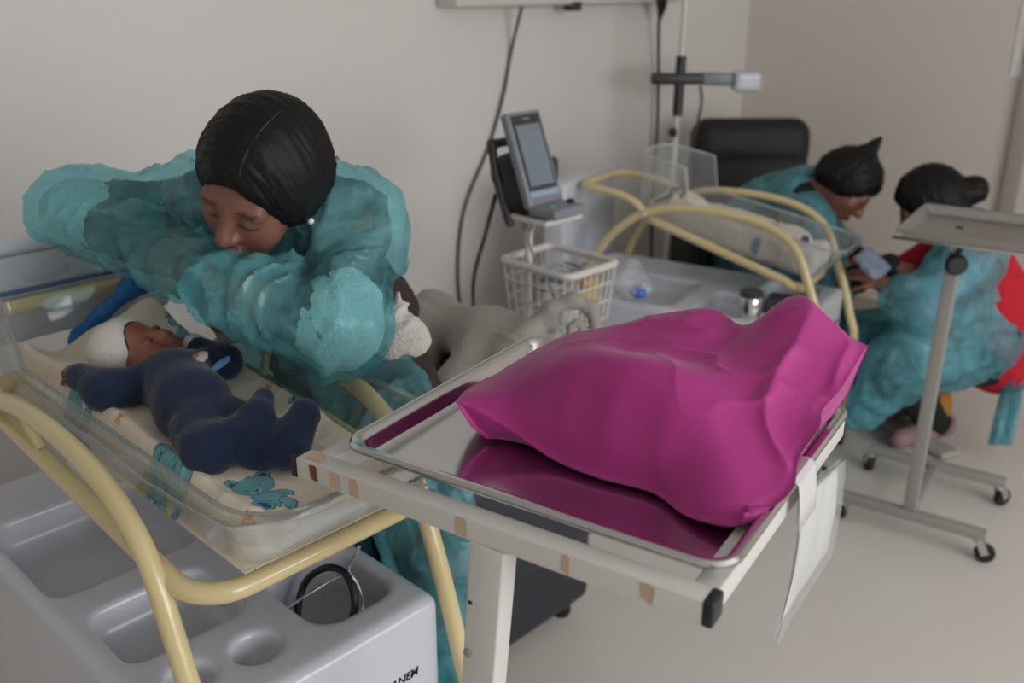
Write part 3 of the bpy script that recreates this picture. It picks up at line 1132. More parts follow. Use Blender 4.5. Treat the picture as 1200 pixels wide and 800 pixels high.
link('chest_piece', MB().lathe([(0.018, 0), (0.02, 0.004), (0.016, 0.012), (0.006, 0.02)], (0.69, 1.09, 0.566), 18).mesh(), M_CHROME, st, True)

# ================================================================== NEAR INSTRUMENT STAND
MA = math.radians(11.2)
MC = (0.85, 0.657)
mayo = thing('instrument_stand', 'white enamelled instrument stand carrying the magenta bag', 'stand', (MC[0], MC[1], 0), MA)
FZ = 1.047
for x in (-0.236, 0.236):
    b = link('frame_bar', MB().beam((x, -0.232, FZ), (x, 0.290 if x < 0 else 0.2755, FZ), 0.027, 0.027, 0.002 if x < 0 else 0.009).mesh(), M_WPAINT, mayo)
    for y, s in ((-0.232, -1), (0.290, 1)) if x < 0 else ():
        link('end_cap', MB().box((x, y + s * 0.004, FZ), (0.0142, 0.006, 0.0142), 0.003).mesh(), M_BLACK, b)
for y in (-0.2245, 0.262):
    link('cross_bar', MB().beam((-0.2225, y, FZ), (0.2225, y, FZ), 0.027, 0.027, 0.002).mesh(), M_WPAINT, mayo)
leg = link('post', MB().beam((-0.236, 0.011, FZ - 0.0135), (-0.236, 0.088, 0.085), 0.044, 0.030, 0.003, up=(1, 0, 0)).mesh(), M_WPAINT, mayo)
link('bolt', MB().lathe([(0.0055, 0), (0.0055, 0.002), (0.003, 0.003)], (-0.2512, 0.038, 0.885), 12, frame_to((-1, 0, 0))).mesh(), M_GREYMET, leg)
link('bolt_hole', MB().lathe([(0.0028, 0), (0.0028, 0.0006)], (-0.2512, 0.0335, 0.955), 10, frame_to((-1, 0, 0))).mesh(), M_BLACK, leg)
for x in (-0.24, 0.2):
    link('base_bar', MB().beam((x, -0.26, 0.09), (x, 0.32, 0.09), 0.03, 0.03, 0.002).mesh(), M_WPAINT, mayo)
link('base_tie', MB().beam((-0.225, 0.088, 0.09), (0.185, 0.088, 0.09), 0.03, 0.03, 0.002).mesh(), M_WPAINT, mayo)
for x in (-0.24, 0.2):
    for y in (-0.24, 0.30):
        f, w = MB(), MB()
        caster(f, w, (x, y, 0.078), 0.026, x * 7 + y)
        c = link('caster', f.mesh(), M_GREYMET, mayo)
        link('wheel', w.mesh(), M_RUBBER, c)
# rust marks and dried tape on the near bar
for y, w, m in ((0.262, 0.006, M_RUST), (0.228, 0.008, M_OLDTAPE), (0.199, 0.006, M_OLDTAPE), (0.045, 0.007, M_OLDTAPE), (-0.085, 0.004, M_OLDTAPE), (-0.175, 0.008, M_OLDTAPE)):
    pts = [(-0.2500, y - w + random.uniform(-.002, .002), FZ - 0.011), (-0.2500, y + w + random.uniform(-.002, .002), FZ - 0.011 + random.uniform(0, .006)),
           (-0.2500, y + w, FZ + 0.010), (-0.2500, y + random.uniform(-.004, .004), FZ + 0.012), (-0.2500, y - w, FZ + 0.009)]
    link('stain', MB().add(pts, [(0, 1, 2, 3, 4)]).mesh(), m, mayo, smooth=False)
link('stain', MB().add([(-0.243, 0.255, FZ + 0.0141), (-0.226, 0.262, FZ + 0.0141), (-0.228, 0.282, FZ + 0.0141), (-0.245, 0.280, FZ + 0.0141)], [(0, 1, 2, 3)]).mesh(), M_OLDTAPE, mayo, smooth=False)

# the steel tray lies loose in the frame
tr = thing('steel_tray', 'shiny rectangular steel tray under the magenta bag', 'tray', (MC[0], MC[1], 1.05), MA)


def tray_mesh(hx, hy, zr, zf, r=0.035, flange=0.013):
    lv = [(0, zr - 0.004), (0, zr), (0.003, zr + 0.003), (flange * 0.7, zr + 0.003), (flange, zr), (flange + 0.004, zr - 0.006), (flange + 0.009, zf + 0.006), (flange + 0.013, zf + 0.0015), (flange + 0.019, zf)]
    rings = []
    for i, z in lv:
        rings.append([(x, y, z) for x, y in round_rect(-hx + i, hx - i, -hy + i, hy - i, max(0.006, r - i), 8)])
    n = len(rings[0])
    vs = [p for g in rings for p in g]
    fs = [(i * n + k, (i + 1) * n + k, (i + 1) * n + (k + 1) % n, i * n + (k + 1) % n) for i in range(len(rings) - 1) for k in range(n)]
    fs.append(tuple((len(rings) - 1) * n + k for k in range(n))[::-1])
    m = MB().add(vs, fs).mesh()
    bm = bmesh.new()
    bm.from_mesh(m)
    bmesh.ops.recalc_face_normals(bm, faces=bm.faces)
    bm.to_mesh(m)
    bm.free()
    return m


pan = link('tray_pan', tray_mesh(0.222, 0.246, 0.030, 0.006), M_STEEL, tr)
so = pan.modifiers.new('thickness', 'SOLIDIFY')
so.thickness = 0.0015
TRAYZ = 1.057

# ------------------------------------------------------------------ magenta bag
OUT = [(.722, .793, 1.110), (.727, .783, 1.108), (.748, .728, 1.085), (.755, .66, 1.066), (.762, .599, 1.063), (.778, .532, 1.063), (.762, .475, 1.064), (.770, .420, 1.072), (.806, .401, 1.086),
       (.836, .395, 1.10), (.868, .408, 1.118), (.908, .408, 1.14), (.940, .421, 1.146), (.978, .420, 1.16), (1.052, .430, 1.183), (1.062, .430, 1.186), (1.066, .440, 1.187), (1.082, .49, 1.185), (1.09, .56, 1.15), (1.08, .63, 1.11), (1.06, .71, 1.085),
       (.99, .80, 1.078), (.92, .855, 1.085), (.80, .84, 1.095)]
INN = [(1.048, .497, 1.222), (1.050, .532, 1.220), (1.02, .588, 1.180), (.985, .575, 1.178), (1.018, .622, 1.197), (.975, .66, 1.192), (.939, .691, 1.182), (.86, .725, 1.166), (.82, .735, 1.152),
       (.788, .697, 1.148), (.790, .63, 1.152), (.803, .565, 1.153), (.843, .51, 1.160), (.90, .58, 1.172), (.88, .65, 1.170), (.95, .50, 1.182), (.88, .46, 1.146), (.825, .46, 1.122), (1.0, .47, 1.195),
       (.768, .66, 1.116), (.775, .60, 1.118), (.790, .535, 1.114), (.91, .785, 1.147), (1.0, .72, 1.15), (1.045, .62, 1.16), (.79, .775, 1.115)]
# fold line running from the opening notch down to the front corner
A_ = np.array(OUT + INN, float)


def tps_fit(P, lam=2e-4):
    n = len(P)
    d = np.linalg.norm(P[:, None, :2] - P[None, :, :2], axis=2)
    K = np.where(d > 0, d * d * np.log(d + 1e-9), 0) + lam * np.eye(n)
    Q = np.concatenate([np.ones((n, 1)), P[:, :2]], 1)
    A = np.zeros((n + 3, n + 3))
    A[:n, :n] = K
    A[:n, n:] = Q
    A[n:, :n] = Q.T
    return np.linalg.solve(A, np.concatenate([P[:, 2], np.zeros(3)]))


W_ = tps_fit(A_, 1e-4)


def tps(xy):
    d = np.linalg.norm(xy[:, None, :] - A_[None, :, :2], axis=2)
    K = np.where(d > 0, d * d * np.log(d + 1e-9), 0)
    return K @ W_[:-3] + W_[-3] + xy @ W_[-2:]


def bag():
    O = cr(OUT, 9, closed=True)
    # pinked, slightly ragged hem
    n = len(O)
    cen = np.array((0.90, 0.60))
    NR = 70
    P = np.zeros((NR + 1, n, 3))
    for i in range(NR + 1):
        s = (i / NR) ** 0.85
        xy = cen + (O[:, :2] - cen) * s
        P[i, :, :2] = xy
        z = tps(xy)
        w = sstep(0.93, 1.0, np.full(n, s))
        P[i, :, 2] = z * (1 - w) + O[:, 2] * w
    flat = P.reshape(-1, 3)
    Q = flat.copy()
    Q[:, 2] *= 0.6
    ang = math.radians(28)
    U = np.stack([Q[:, 0] * math.cos(ang) + Q[:, 1] * math.sin(ang), -Q[:, 0] * math.sin(ang) + Q[:, 1] * math.cos(ang), Q[:, 2]], 1)
    warp = (vnoise(Q * 9, 21) - 0.5)[:, None] * 0.12
    wr = ridged((U + warp) * (6, 8, 4), 31, 1) ** 2.0 - 0.35
    fine = ridged((U[:, [1, 0, 2]] + warp * .6) * (15, 19, 9), 47, 1) ** 2.5 - 0.25
    rad = np.repeat(((np.arange(NR + 1) / NR) ** 0.85), n)
    open_side = sstep(0.80, 0.98, Q[:, 0] - 0.55 * (Q[:, 1] - 0.55))
    amp = (0.0025 + 0.009 * open_side) * sstep(0.0, 0.15, 1.02 - rad)
    flat[:, 2] += wr * amp + fine * (0.002 + 0.004 * open_side) * sstep(0, 0.1, 1.02 - rad)
    flat[:, 2] = np.maximum(flat[:, 2], TRAYZ + 0.004)
    P = flat.reshape(P.shape)
    mb = MB()
    vs = [P[0, 0]] + [P[i, k] for i in range(1, NR + 1) for k in range(n)]
    fs = [(0, 1 + k, 1 + (k + 1) % n) for k in range(n)]
    for i in range(NR - 1):
        for k in range(n):
            k2 = (k + 1) % n
            fs.append((1 + i * n + k, 1 + (i + 1) * n + k, 1 + (i + 1) * n + k2, 1 + i * n + k2))
    mb.add(vs, fs)
    # underside: from the hem down to the tray floor
    b0 = 1 + (NR - 1) * n
    prev = [b0 + k for k in range(n)]
    lx = (np.array((math.cos(MA), math.sin(MA))), np.array((-math.sin(MA), math.cos(MA))))
    for q, s in enumerate((0.985, 0.93, 0.86, 0.6)):
        base = len(mb.v)
        for k in range(n):
            xy = cen + (O[k, :2] - cen) * s
            l = xy - np.array(MC)
            floor = TRAYZ + 0.002 if max(abs(l @ lx[0]) - 0.19, abs(l @ lx[1]) - 0.215) < 0 else 1.0855
            w = (0.12, 0.62, 0.95, 1.0)[q]
            mb.v.append((xy[0], xy[1], max(floor, (O[k, 2] - 0.003) * (1 - w) + floor * w)))
        for k in range(n):
            k2 = (k + 1) % n
            mb.f.append((prev[k2], prev[k], base + k, base + k2))
        prev = [base + k for k in range(n)]
    mb.f.append(tuple(prev))
    return mb.mesh()


top('fabric_bag', bag(), M_BAG, 'crumpled magenta non-woven bag lying on the steel tray', 'bag', angle=70)

# ------------------------------------------------------------------ plastic sleeve of papers taped to the stand
sl = thing('document_sleeve', 'clear plastic sleeve with white papers taped to the side of the stand', 'document sleeve', (MC[0], MC[1], 0.90), MA)


def hang(pts, y0, bow, n=14, m=18, seed=0):
    """four corners (x,z) TL TR BR BL on a slightly bowed vertical plane"""
    TL, TR, BR, BL = [np.array(p, float) for p in pts]
    G = []
    for i in range(n + 1):
        u = i / n
        row = []
        for j in range(m + 1):
            v = j / m
            p = (TL * (1 - u) + TR * u) * (1 - v) + (BL * (1 - u) + BR * u) * v
            yy = y0 - bow * math.sin(PI * v) + 0.002 * (ridged(np.array([[u * 3, v * 2, seed]]), seed)[0] - 0.5)
            row.append((p[0], yy, p[1] - 0.90))
        G.append(row)
    return MB().grid(np.array(G)).mesh()


pp = link('paper', hang([(0.022, 1.040), (0.180, 1.010), (0.180, 0.880), (-0.012, 0.893)], -0.2455, 0.004, seed=3), M_PAPER, sl)
ss = link('plastic_sleeve', hang([(0.010, 1.058), (0.205, 1.010), (0.200, 0.860), (-0.038, 0.868)], -0.2490, 0.004, seed=3), M_SLEEVE, sl)
sb = link('plastic_sleeve', hang([(0.010, 1.058), (0.205, 1.010), (0.200, 0.860), (-0.038, 0.868)], -0.2425, 0.004, seed=3), M_SLEEVE, sl)
tp = []
for i in range(9):
    x = -0.025 + 0.065 * i / 8
    tp.append([(x, -0.222, 0.1775), (x, -0.232, 0.1842), (x, -0.243, 0.1850), (x + .001, -0.2495, 0.180), (x + .003, -0.2515, 0.165), (x + .005, -0.2530, 0.145), (x + .006, -0.2545, 0.12)])
tpe = link('tape_strip', MB().grid(np.array(tp)).mesh(), M_TAPE, sl)
for o in (pp, ss, sb, tpe):
    so = o.modifiers.new('thickness', 'SOLIDIFY')
    so.thickness = 0.0006

# ================================================================== FURNITURE BEHIND
# dark recliner the seated woman uses; a grey blanket lies over its back
rc = thing('recliner', 'dark navy vinyl recliner behind the instrument stand', 'armchair', (1.38, 1.64, 0))
link('base', sdf([rbox((1.34, 1.64, 0.215), (0.34, 0.315, 0.165), 0.03)], 0.012, 1), M_NAVYVIN, rc, True)
link('seat', sdf([rbox((1.30, 1.64, 0.43), (0.30, 0.27, 0.075), 0.05)], 0.012, 1), M_NAVYVIN, rc, True)
link('backrest', sdf([rbox((1.64, 1.66, 0.46), (0.075, 0.30, 0.26), 0.06, R=np.array([[0.98, 0, 0.2], [0, 1, 0], [-0.2, 0, 0.98]]))], 0.012, 1), M_NAVYVIN, rc, True)
for y in (1.335, 1.945):
    link('armrest', sdf([rbox((1.36, y, 0.42), (0.30, 0.045, 0.16), 0.04)], 0.012, 1), M_NAVYVIN, rc, True)
for x in (1.08, 1.62):
    for y in (1.38, 1.90):
        link('foot', MB().lathe([(0.022, 0.0), (0.026, 0.01), (0.026, 0.055)], (x, y, 0), 12).mesh(), M_BLACK, rc, True)


def blanket():
    P = chain([(1.62, 2.02, 0.70), (1.60, 1.85, 0.725), (1.60, 1.65, 0.735), (1.62, 1.50, 0.745)], [0.06, 0.065, 0.065, 0.06], 0.05)
    P += chain([(1.60, 1.85, 0.72), (1.46, 1.80, 0.62), (1.33, 1.74, 0.55)], [0.06, 0.06, 0.05], 0.06)
    P += chain([(1.60, 1.62, 0.73), (1.45, 1.58, 0.63), (1.33, 1.56, 0.56)], [0.065, 0.065, 0.055], 0.06)
    P += chain([(1.60, 1.53, 0.735), (1.50, 1.45, 0.68), (1.42, 1.43, 0.60)], [0.05, 0.05, 0.05], 0.06)
    P += chain([(1.70, 1.95, 0.66), (1.75, 1.75, 0.62), (1.74, 1.55, 0.64)], [0.05, 0.05, 0.05], 0.06)
    # loose roll of cloth standing up at the near end
    P += chain([(1.56, 1.52, 0.74), (1.60, 1.49, 0.80), (1.64, 1.455, 0.845), (1.685, 1.42, 0.865), (1.715, 1.385, 0.845), (1.725, 1.365, 0.76), (1.72, 1.36, 0.62)], [0.030, 0.022, 0.018, 0.016, 0.016, 0.017, 0.022], 0.02)
    P += chain([(1.668, 1.42, 0.66), (1.672, 1.415, 0.800), (1.684, 1.405, 0.812), (1.695, 1.397, 0.80), (1.698, 1.395, 0.66)], [0.010] * 5, 0.004)
    P += chain([(1.628, 1.445, 0.66), (1.634, 1.445, 0.775), (1.644, 1.437, 0.785), (1.652, 1.43, 0.66)], [0.009] * 4, 0.004)

    def d(V, N):
        w = (vnoise(V * 6, 5) - 0.5)[:, None] * 0.25
        big = sstep(0.0, 1.0, 1.0 - (V[:, 0] - 1.60) / 0.08)
        return (ridged((V + w) * (7, 4, 6), 8, 2) - 0.45) * 0.020 * np.clip(big, 0.25, 1)
    return sdf(P, 0.007, 2, d)


top('fleece_blanket', blanket(), M_GREYBL, 'grey fleece blanket bunched over the recliner back', 'blanket')

# far black armchair in the corner
A45 = rotz(math.radians(-45))
ac = thing('armchair', 'black vinyl armchair in the far corner of the room', 'armchair', (3.78, 2.14, 0))


def acp(c, h, r, tiltx=0.0):
    c = A45 @ np.array(c) + np.array((3.78, 2.14, 0))
    ct, s_ = math.cos(tiltx), math.sin(tiltx)
    return rbox(c, h, r, A45 @ np.array([[1, 0, 0], [0, ct, -s_], [0, s_, ct]]))


link('backrest', sdf([acp((0, 0.12, 0.70), (0.265, 0.075, 0.29), 0.07, -0.18), acp((0, 0.15, 0.90), (0.27, 0.085, 0.11), 0.08, -0.18)], 0.014, 1), M_LEATHER, ac, True)
link('seat', sdf([acp((0, -0.17, 0.42), (0.25, 0.26, 0.08), 0.06)], 0.014, 1), M_LEATHER, ac, True)
link('base', sdf([acp((0, -0.05, 0.21), (0.28, 0.30, 0.14), 0.04)], 0.014, 1), M_LEATHER, ac, True)
for s in (-1, 1):
    link('armrest', sdf([acp((s * 0.31, -0.12, 0.46), (0.055, 0.30, 0.15), 0.05)], 0.014, 1), M_LEATHER, ac, True)
for sx in (-1, 1):
    for sy in (-1, 1):
        q = A45 @ np.array((sx * 0.22, -0.05 + sy * 0.24, 0)) + np.array((3.78, 2.14, 0))
        link('foot', MB().lathe([(0.02, 0), (0.025, 0.01), (0.025, 0.075)], q, 10).mesh(), M_BLACK, ac, True)

# drip stand with a clamp-on pump arm
ip = thing('drip_stand', 'white drip stand with grey clamp and pump bracket in the corner', 'drip stand', (3.33, 2.28, 0))
PB, PT = np.array((3.33, 2.285, 0.06)), np.array((3.43, 2.33, 1.75))
pd = (PT - PB) / np.linalg.norm(PT - PB)
at_ = lambda z: PB + pd * (z - PB[2]) / pd[2]
link('pole', MB().tube([PB, PT], 0.013, 12).mesh(), M_WPAINT, ip, True)
link('sleeve', MB().tube([at_(1.06), at_(1.30)], 0.021, 12).mesh(), M_BLACK, ip, True)
RC = CR
q = at_(1.21)
link('clamp', MB().beam(q - RC * 0.12, q + RC * 0.10, 0.05, 0.045, 0.012).mesh(), M_DGREY, ip, True)
link('bracket_arm', MB().beam(q + RC * 0.09, q + RC * 0.24 + np.array((0, 0, -0.004)), 0.045, 0.05, 0.008).mesh(), M_GREY, ip, True)
link('pump_head', sdf([rbox(q + RC * 0.275 + np.array((0, 0, -0.01)), (0.055, 0.055, 0.042), 0.018, frame_to((0, 0, 1), RC))], 0.006, 1), M_WHITE, ip, True)
q2 = at_(0.99)
link('height_knob', MB().lathe([(0.018, 0), (0.02, 0.008), (0.014, 0.03)], q2 - CF * 0.012, 12, frame_to(-RC)).mesh(), M_BLACK, ip, True)
for k in range(5):
    a = 2 * PI * k / 5 + 0.3
    lg = link('base_leg', MB().beam((3.33, 2.285, 0.075), (3.33 + 0.155 * math.cos(a), 2.285 + 0.155 * math.sin(a), 0.06), 0.03, 0.02, 0.004).mesh(), M_GREYMET, ip, True)
    f, w = MB(), MB()
    caster(f, w, (3.33 + 0.145 * math.cos(a), 2.285 + 0.145 * math.sin(a), 0.055), 0.02, a)
    link('wheel', w.mesh(), M_RUBBER, lg, True)
cord('drip_cable', [(3.44, 2.24, 1.185), (3.44, 2.23, 1.1), (3.415, 2.25, 0.9), (3.40, 2.26, 0.6), (3.38, 2.2, 0.2), (3.36, 2.1, 0.012)], 0.006, M_CABLE, 'thin grey cable hanging beside the drip stand')

# ------------------------------------------------------------------ vital-signs monitor on its wheeled stand
ms = thing('monitor_stand', 'white wheeled stand with a wire basket below the vital-signs monitor', 'stand', (1.885, 1.755, 0))
link('pole', MB().tube([(1.885, 1.755, 0.08), (1.885, 1.755, 0.99)], 0.012, 12).mesh(), M_WPAINT, ms, True)
link('pole_clamp', MB().tube([(1.885, 1.755, 0.945), (1.885, 1.755, 0.985)], 0.019, 12).mesh(), M_GREYMET, ms, True)
link('mounting_plate', MB().box((1.875, 1.70, 0.998), (0.075, 0.085, 0.008), 0.004).mesh(), M_WPAINT, ms, True)
for k in range(5):
    a = 2 * PI * k / 5 + 0.9
    lg = link('base_leg', MB().beam((1.885, 1.755, 0.085), (1.885 + 0.2 * math.cos(a), 1.755 + 0.2 * math.sin(a), 0.07), 0.028, 0.02, 0.004).mesh(), M_WPAINT, ms, True)
    f, w = MB(), MB()
    caster(f, w, (1.885 + 0.19 * math.cos(a), 1.755 + 0.19 * math.sin(a), 0.06), 0.022, a)
    link('wheel', w.mesh(), M_RUBBER, lg, True)
bx0, bx1, by0, by1 = 1.845, 2.060, 1.570, 1.830
rr = round_rect(bx0, bx1, by0, by1, 0.03, 5)
rim = link('basket_rim', MB().tube([(x, y, 0.852) for x, y in rr], 0.011, 10, closed=True).mesh(), M_WPAINT, ms, True)
for z in (0.80, 0.745, 0.69):
    k = (0.852 - z) / 0.16
    r3 = round_rect(bx0 + 0.015 * k, bx1 - 0.015 * k, by0 + 0.015 * k, by1 - 0.015 * k, 0.03, 5)
    link('basket_hoop', MB().tube([(x, y, z) for x, y in r3], 0.0028, 6, closed=True).mesh(), M_WPAINT, rim, True)
for i in range(8):
    u = (i + 0.5) / 8
    x, y = bx0 + (bx1 - bx0) * u, by0 + (by1 - by0) * u
    xs, ys = bx0 + 0.015 + (bx1 - bx0 - 0.03) * u, by0 + 0.015 + (by1 - by0 - 0.03) * u
    link('basket_wire', MB().tube([(x, by0, 0.85), (xs, by0 + 0.015, 0.69), (xs, by1 - 0.015, 0.69), (x, by1, 0.85)], 0.0022, 6).mesh(), M_WPAINT, rim, True)
    link('basket_wire', MB().tube([(bx0, y, 0.85), (bx0 + 0.015, ys, 0.69), (bx1 - 0.015, ys, 0.69), (bx1, y, 0.85)], 0.0022, 6).mesh(), M_WPAINT, rim, True)

vm = thing('vital_signs_monitor', 'grey upright vital-signs monitor with a tall blank screen', 'monitor', (1.86, 1.72, 1.006))
UPV = np.array((0, 0.36, 0.933))
FRV = np.array((0, -0.933, 0.36))
RM = np.stack([np.array((1.0, 0, 0)), -FRV, UPV], 1)       # local x, y(back), z(up)
L = lambda x, y, z: RM @ np.array((x, y, z)) + np.array((1.855, 1.665, 1.045))
body = MB().box(L(0, 0.012, 0.115), (0.066, 0.014, 0.128), 0.008, RM)
link('bezel', body.mesh(), M_GREY, vm, True)
link('bezel_panel', MB().box(L(0, -0.0025, 0.133), (0.054, 0.0012, 0.100), 0.0006, RM).mesh(), M_DGREY, vm, True)
sc_ = link('screen', MB().box(L(0, -0.0042, 0.125), (0.046, 0.0012, 0.082), 0.0005, RM).mesh(), M_SCREENOFF, vm, True)
link('maker_bar', MB().box(L(0, -0.0042, 0.222), (0.012, 0.001, 0.0025), 0, RM).mesh(), M_GREY, vm, True)
link('key_panel', sdf([rbox((1.855, 1.625, 1.028), (0.064, 0.050, 0.014), 0.008)], 0.004, 1), M_GREY, vm, True)
link('green_key', MB().lathe([(0.009, 0), (0.009, 0.003)], (1.825, 1.615, 1.041), 14).mesh(), M_GREEN, vm, True)
link('select_knob', MB().lathe([(0.011, 0), (0.011, 0.008), (0.008, 0.011)], (1.900, 1.618, 1.040), 16).mesh(), M_BLACK, vm, True)
link('blue_label', MB().box(L(0, -0.0032, 0.022), (0.055, 0.001, 0.007), 0, RM).mesh(), mat('pale_blue_label', rgb(150, 170, 196), 0.5), vm, True)
back = sdf([rbox(L(0, 0.060, 0.075), (0.060, 0.036, 0.075), 0.02, RM), rbox((1.855, 1.735, 1.045), (0.06, 0.05, 0.036), 0.02)], 0.006, 1)
link('rear_housing', back, M_BLACK, vm, True)
# carrying bracket with an open grip behind the screen, and probe holder at the right
hb = MB()
for s in (-1, 1):
    hb.tube([L(s * 0.052, 0.09, 0.02), L(s * 0.052, 0.098, 0.12), L(s * 0.046, 0.092, 0.195)], 0.010, 8)
link('rear_grip', sdf(chain([L(-0.055, 0.10, -0.03), L(-0.055, 0.104, 0.10), L(-0.048, 0.096, 0.185), L(0.048, 0.096, 0.185), L(0.055, 0.104, 0.10), L(0.055, 0.10, -0.03)], [0.013] * 6, 0.01), 0.005, 1), M_DGREY, vm, True)
link('probe_holder', sdf([rbox((1.935, 1.735, 1.09), (0.018, 0.03, 0.055), 0.008)], 0.005, 1), M_DGREY, vm, True)

# things in the wire basket
cord('coiled_tube', [(1.95 + 0.065 * math.cos(a), 1.70 + 0.07 * math.sin(a), 0.765 + 0.010 * a / 2) for a in np.linspace(0, 13, 40)], 0.004, M_GREY, 'grey monitor tube coiled in the wire basket')
cord('sensor_lead', [(1.86, 1.70, 1.0), (1.835, 1.71, 0.94), (1.85, 1.70, 0.885), (1.905, 1.70, 0.80), (1.93, 1.69, 0.74)], 0.004, M_GREY, 'thin grey sensor lead looping from the monitor into the basket')
top('clear_pouch', sdf([rbox((1.905, 1.625, 0.755), (0.035, 0.028, 0.055), 0.018)], 0.006, 1, lambda V, N: 0.008 * (ridged(V * 40, 6) - 0.4)), M_BAGFILM, 'crinkled clear plastic pouch in the wire basket', 'pouch')
top('tissue_pack', sdf([rbox((1.985, 1.62, 0.76), (0.034, 0.022, 0.055), 0.012)], 0.006, 1), M_BOTTLE, 'tan packet standing in the wire basket', 'packet')
top('blue_clip', sdf([rbox((1.955, 1.745, 0.80), (0.012, 0.010, 0.02), 0.004)], 0.003, 1), M_LABEL, 'small blue sensor clip in the wire basket', 'clip')

# ------------------------------------------------------------------ second instrument stand, right
m2 = thing('instrument_stand', 'empty grey instrument stand on castors in front of the crouching woman', 'stand', (2.68, 0.875, 0), math.radians(10))
for x in (-0.06, 0.31):
    link('base_bar', MB().beam((x, -0.215, 0.088), (x, 0.215, 0.088), 0.035, 0.028, 0.003).mesh(), M_GREYMET, m2)
    for y in (-0.20, 0.20):
        f, w = MB(), MB()
        caster(f, w, (x, y, 0.076), 0.029, y * 3 + x * 2 - 0.6)
        c = link('caster', f.mesh(), M_CHROME, m2)
        link('wheel', w.mesh(), M_RUBBER, c)
link('base_tie', MB().beam((-0.0425, 0.0, 0.088), (0.2925, 0.0, 0.088), 0.03, 0.026, 0.003).mesh(), M_GREYMET, m2)
link('post', MB().beam((-0.05, 0, 0.102), (-0.035, 0.0, 0.90), 0.036, 0.036, 0.003, up=(0, 1, 0)).mesh(), M_GREYMET, m2)
link('inner_post', MB().tube([(-0.035, 0, 0.89), (-0.035, 0, 0.968)], 0.012, 12).mesh(), M_CHROME, m2)
kb = link('clamp_knob', MB().lathe([(0.012, -0.004), (0.028, 0.0), (0.030, 0.012), (0.022, 0.022)], (-0.055, -0.008, 0.872), 18, frame_to((-0.9, -0.4, 0.1))).mesh(), M_BLACK, m2)
link('knob_lever', MB().tube([(-0.060, -0.012, 0.885), (-0.063, -0.014, 0.925)], 0.008, 8).mesh(), M_BLACK, kb)
for x in (-0.20, 0.14):
    link('tray_rail', MB().beam((x, -0.44, 0.960), (x, 0.135, 0.960), 0.014, 0.010, 0.002).mesh(), M_CHROME, m2)
link('tray_rail', MB().beam((-0.193, 0.0, 0.960), (0.133, 0.0, 0.960), 0.014, 0.010, 0.002).mesh(), M_CHROME, m2)
t2 = thing('steel_tray', 'empty brushed steel tray on the grey instrument stand at right', 'tray', (2.636, 0.734, 0.966), math.radians(10))
p2_ = link('tray_pan', tray_mesh(0.185, 0.255, 0.024, 0.002, 0.02, 0.012), mat('brushed_steel', rgb(176, 174, 172), 0.34, 1.0, var=0.05, nscale=6), t2)
so = p2_.modifiers.new('thickness', 'SOLIDIFY')
so.thickness = 0.0015

# ------------------------------------------------------------------ far tub bedding and what lies on the far cabinet
P = [rbox((0.012, 0.02, 0.925), (0.135, 0.40, 0.038), 0.03), ell((0.05, 0.0, 0.955), (0.07, 0.20, 0.035), k=0.04), ell((0.0, -0.22, 0.965), (0.06, 0.10, 0.042), k=0.03),
     ell((-0.07, -0.02, 0.955), (0.04, 0.25, 0.030), k=0.03), ell((0.02, 0.30, 0.965), (0.11, 0.09, 0.035), k=0.04)]
me = sdf(P, 0.007, 2, lambda V, N: 0.014 * (ridged(V * (16, 11, 12), 4) - 0.45))
V = coords(me)
Cc = np.tile(np.array(rgb(214, 204, 190)), (len(V), 1))
Cc[V[:, 1] < -0.30] = rgb(222, 222, 220)
for c, r, col in (((-0.10, -0.12, 0.93), 0.035, (80, 140, 180)), ((-0.09, 0.05, 0.95), 0.03, (206, 168, 122)), ((0.0, -0.12, 0.98), 0.025, (96, 170, 190)), ((0.03, -0.24, 1.0), 0.02, (110, 176, 190)), ((-0.03, -0.29, 0.98), 0.018, (60, 90, 120)), ((0.06, -0.15, 0.98), 0.03, (214, 176, 140)), ((0.05, 0.1, 0.98), 0.03, (196, 196, 190))):
    Cc[np.linalg.norm(V - np.array(c), axis=1) < r] = rgb(*col)
paint(me, Cc)
me.transform(FAR_T)
top('bedding_bundle', me, M_QUILT, 'crumpled pale bedding with blue print in the far tub', 'bedding')
me = MB().tube(cr([(-0.12, 0.38, 0.965), (-0.06, 0.34, 0.99), (0.0, 0.36, 1.0), (0.05, 0.33, 1.0), (0.02, 0.30, 1.005), (-0.05, 0.29, 0.995)], 8), 0.006, 8).mesh()
me.transform(FAR_T)
top('grey_lead', me, M_CABLE, 'tangled grey lead on the bedding at the head of the far tub', 'cable')
pb = thing('supply_bag', 'clear plastic bag with a blue item on the far bassinet cabinet', 'bag', (2.44, 1.80, 0.603))
link('film', sdf([ell((2.44, 1.80, 0.648), (0.062, 0.072, 0.045)), ell((2.46, 1.82, 0.695), (0.03, 0.03, 0.04), k=0.03)], 0.007, 1, lambda V, N: 0.014 * (ridged(V * 24, 3) - 0.45)), M_BAGFILM, pb, True)
link('blue_item', sdf([ell((2.42, 1.76, 0.638), (0.028, 0.032, 0.024))], 0.004, 1), M_LABEL, pb, True)
jr = thing('metal_jar', 'small brushed metal jar on the far bassinet cabinet', 'jar', (2.55, 1.42, 0.603))
link('jar_body', MB().lathe([(0.034, 0), (0.036, 0.004), (0.036, 0.062), (0.032, 0.068)], (0, 0, 0), 24).mesh(), M_CHROME, jr)
link('jar_lid', MB().lathe([(0.036, 0.068), (0.037, 0.07), (0.037, 0.082), (0.03, 0.086), (0.012, 0.09)], (0, 0, 0), 24).mesh(), M_DGREY, jr)
cs = thing('device_case', 'dark grey device case lying beside the metal jar', 'case', (2.66, 1.38, 0.603), 0.3)
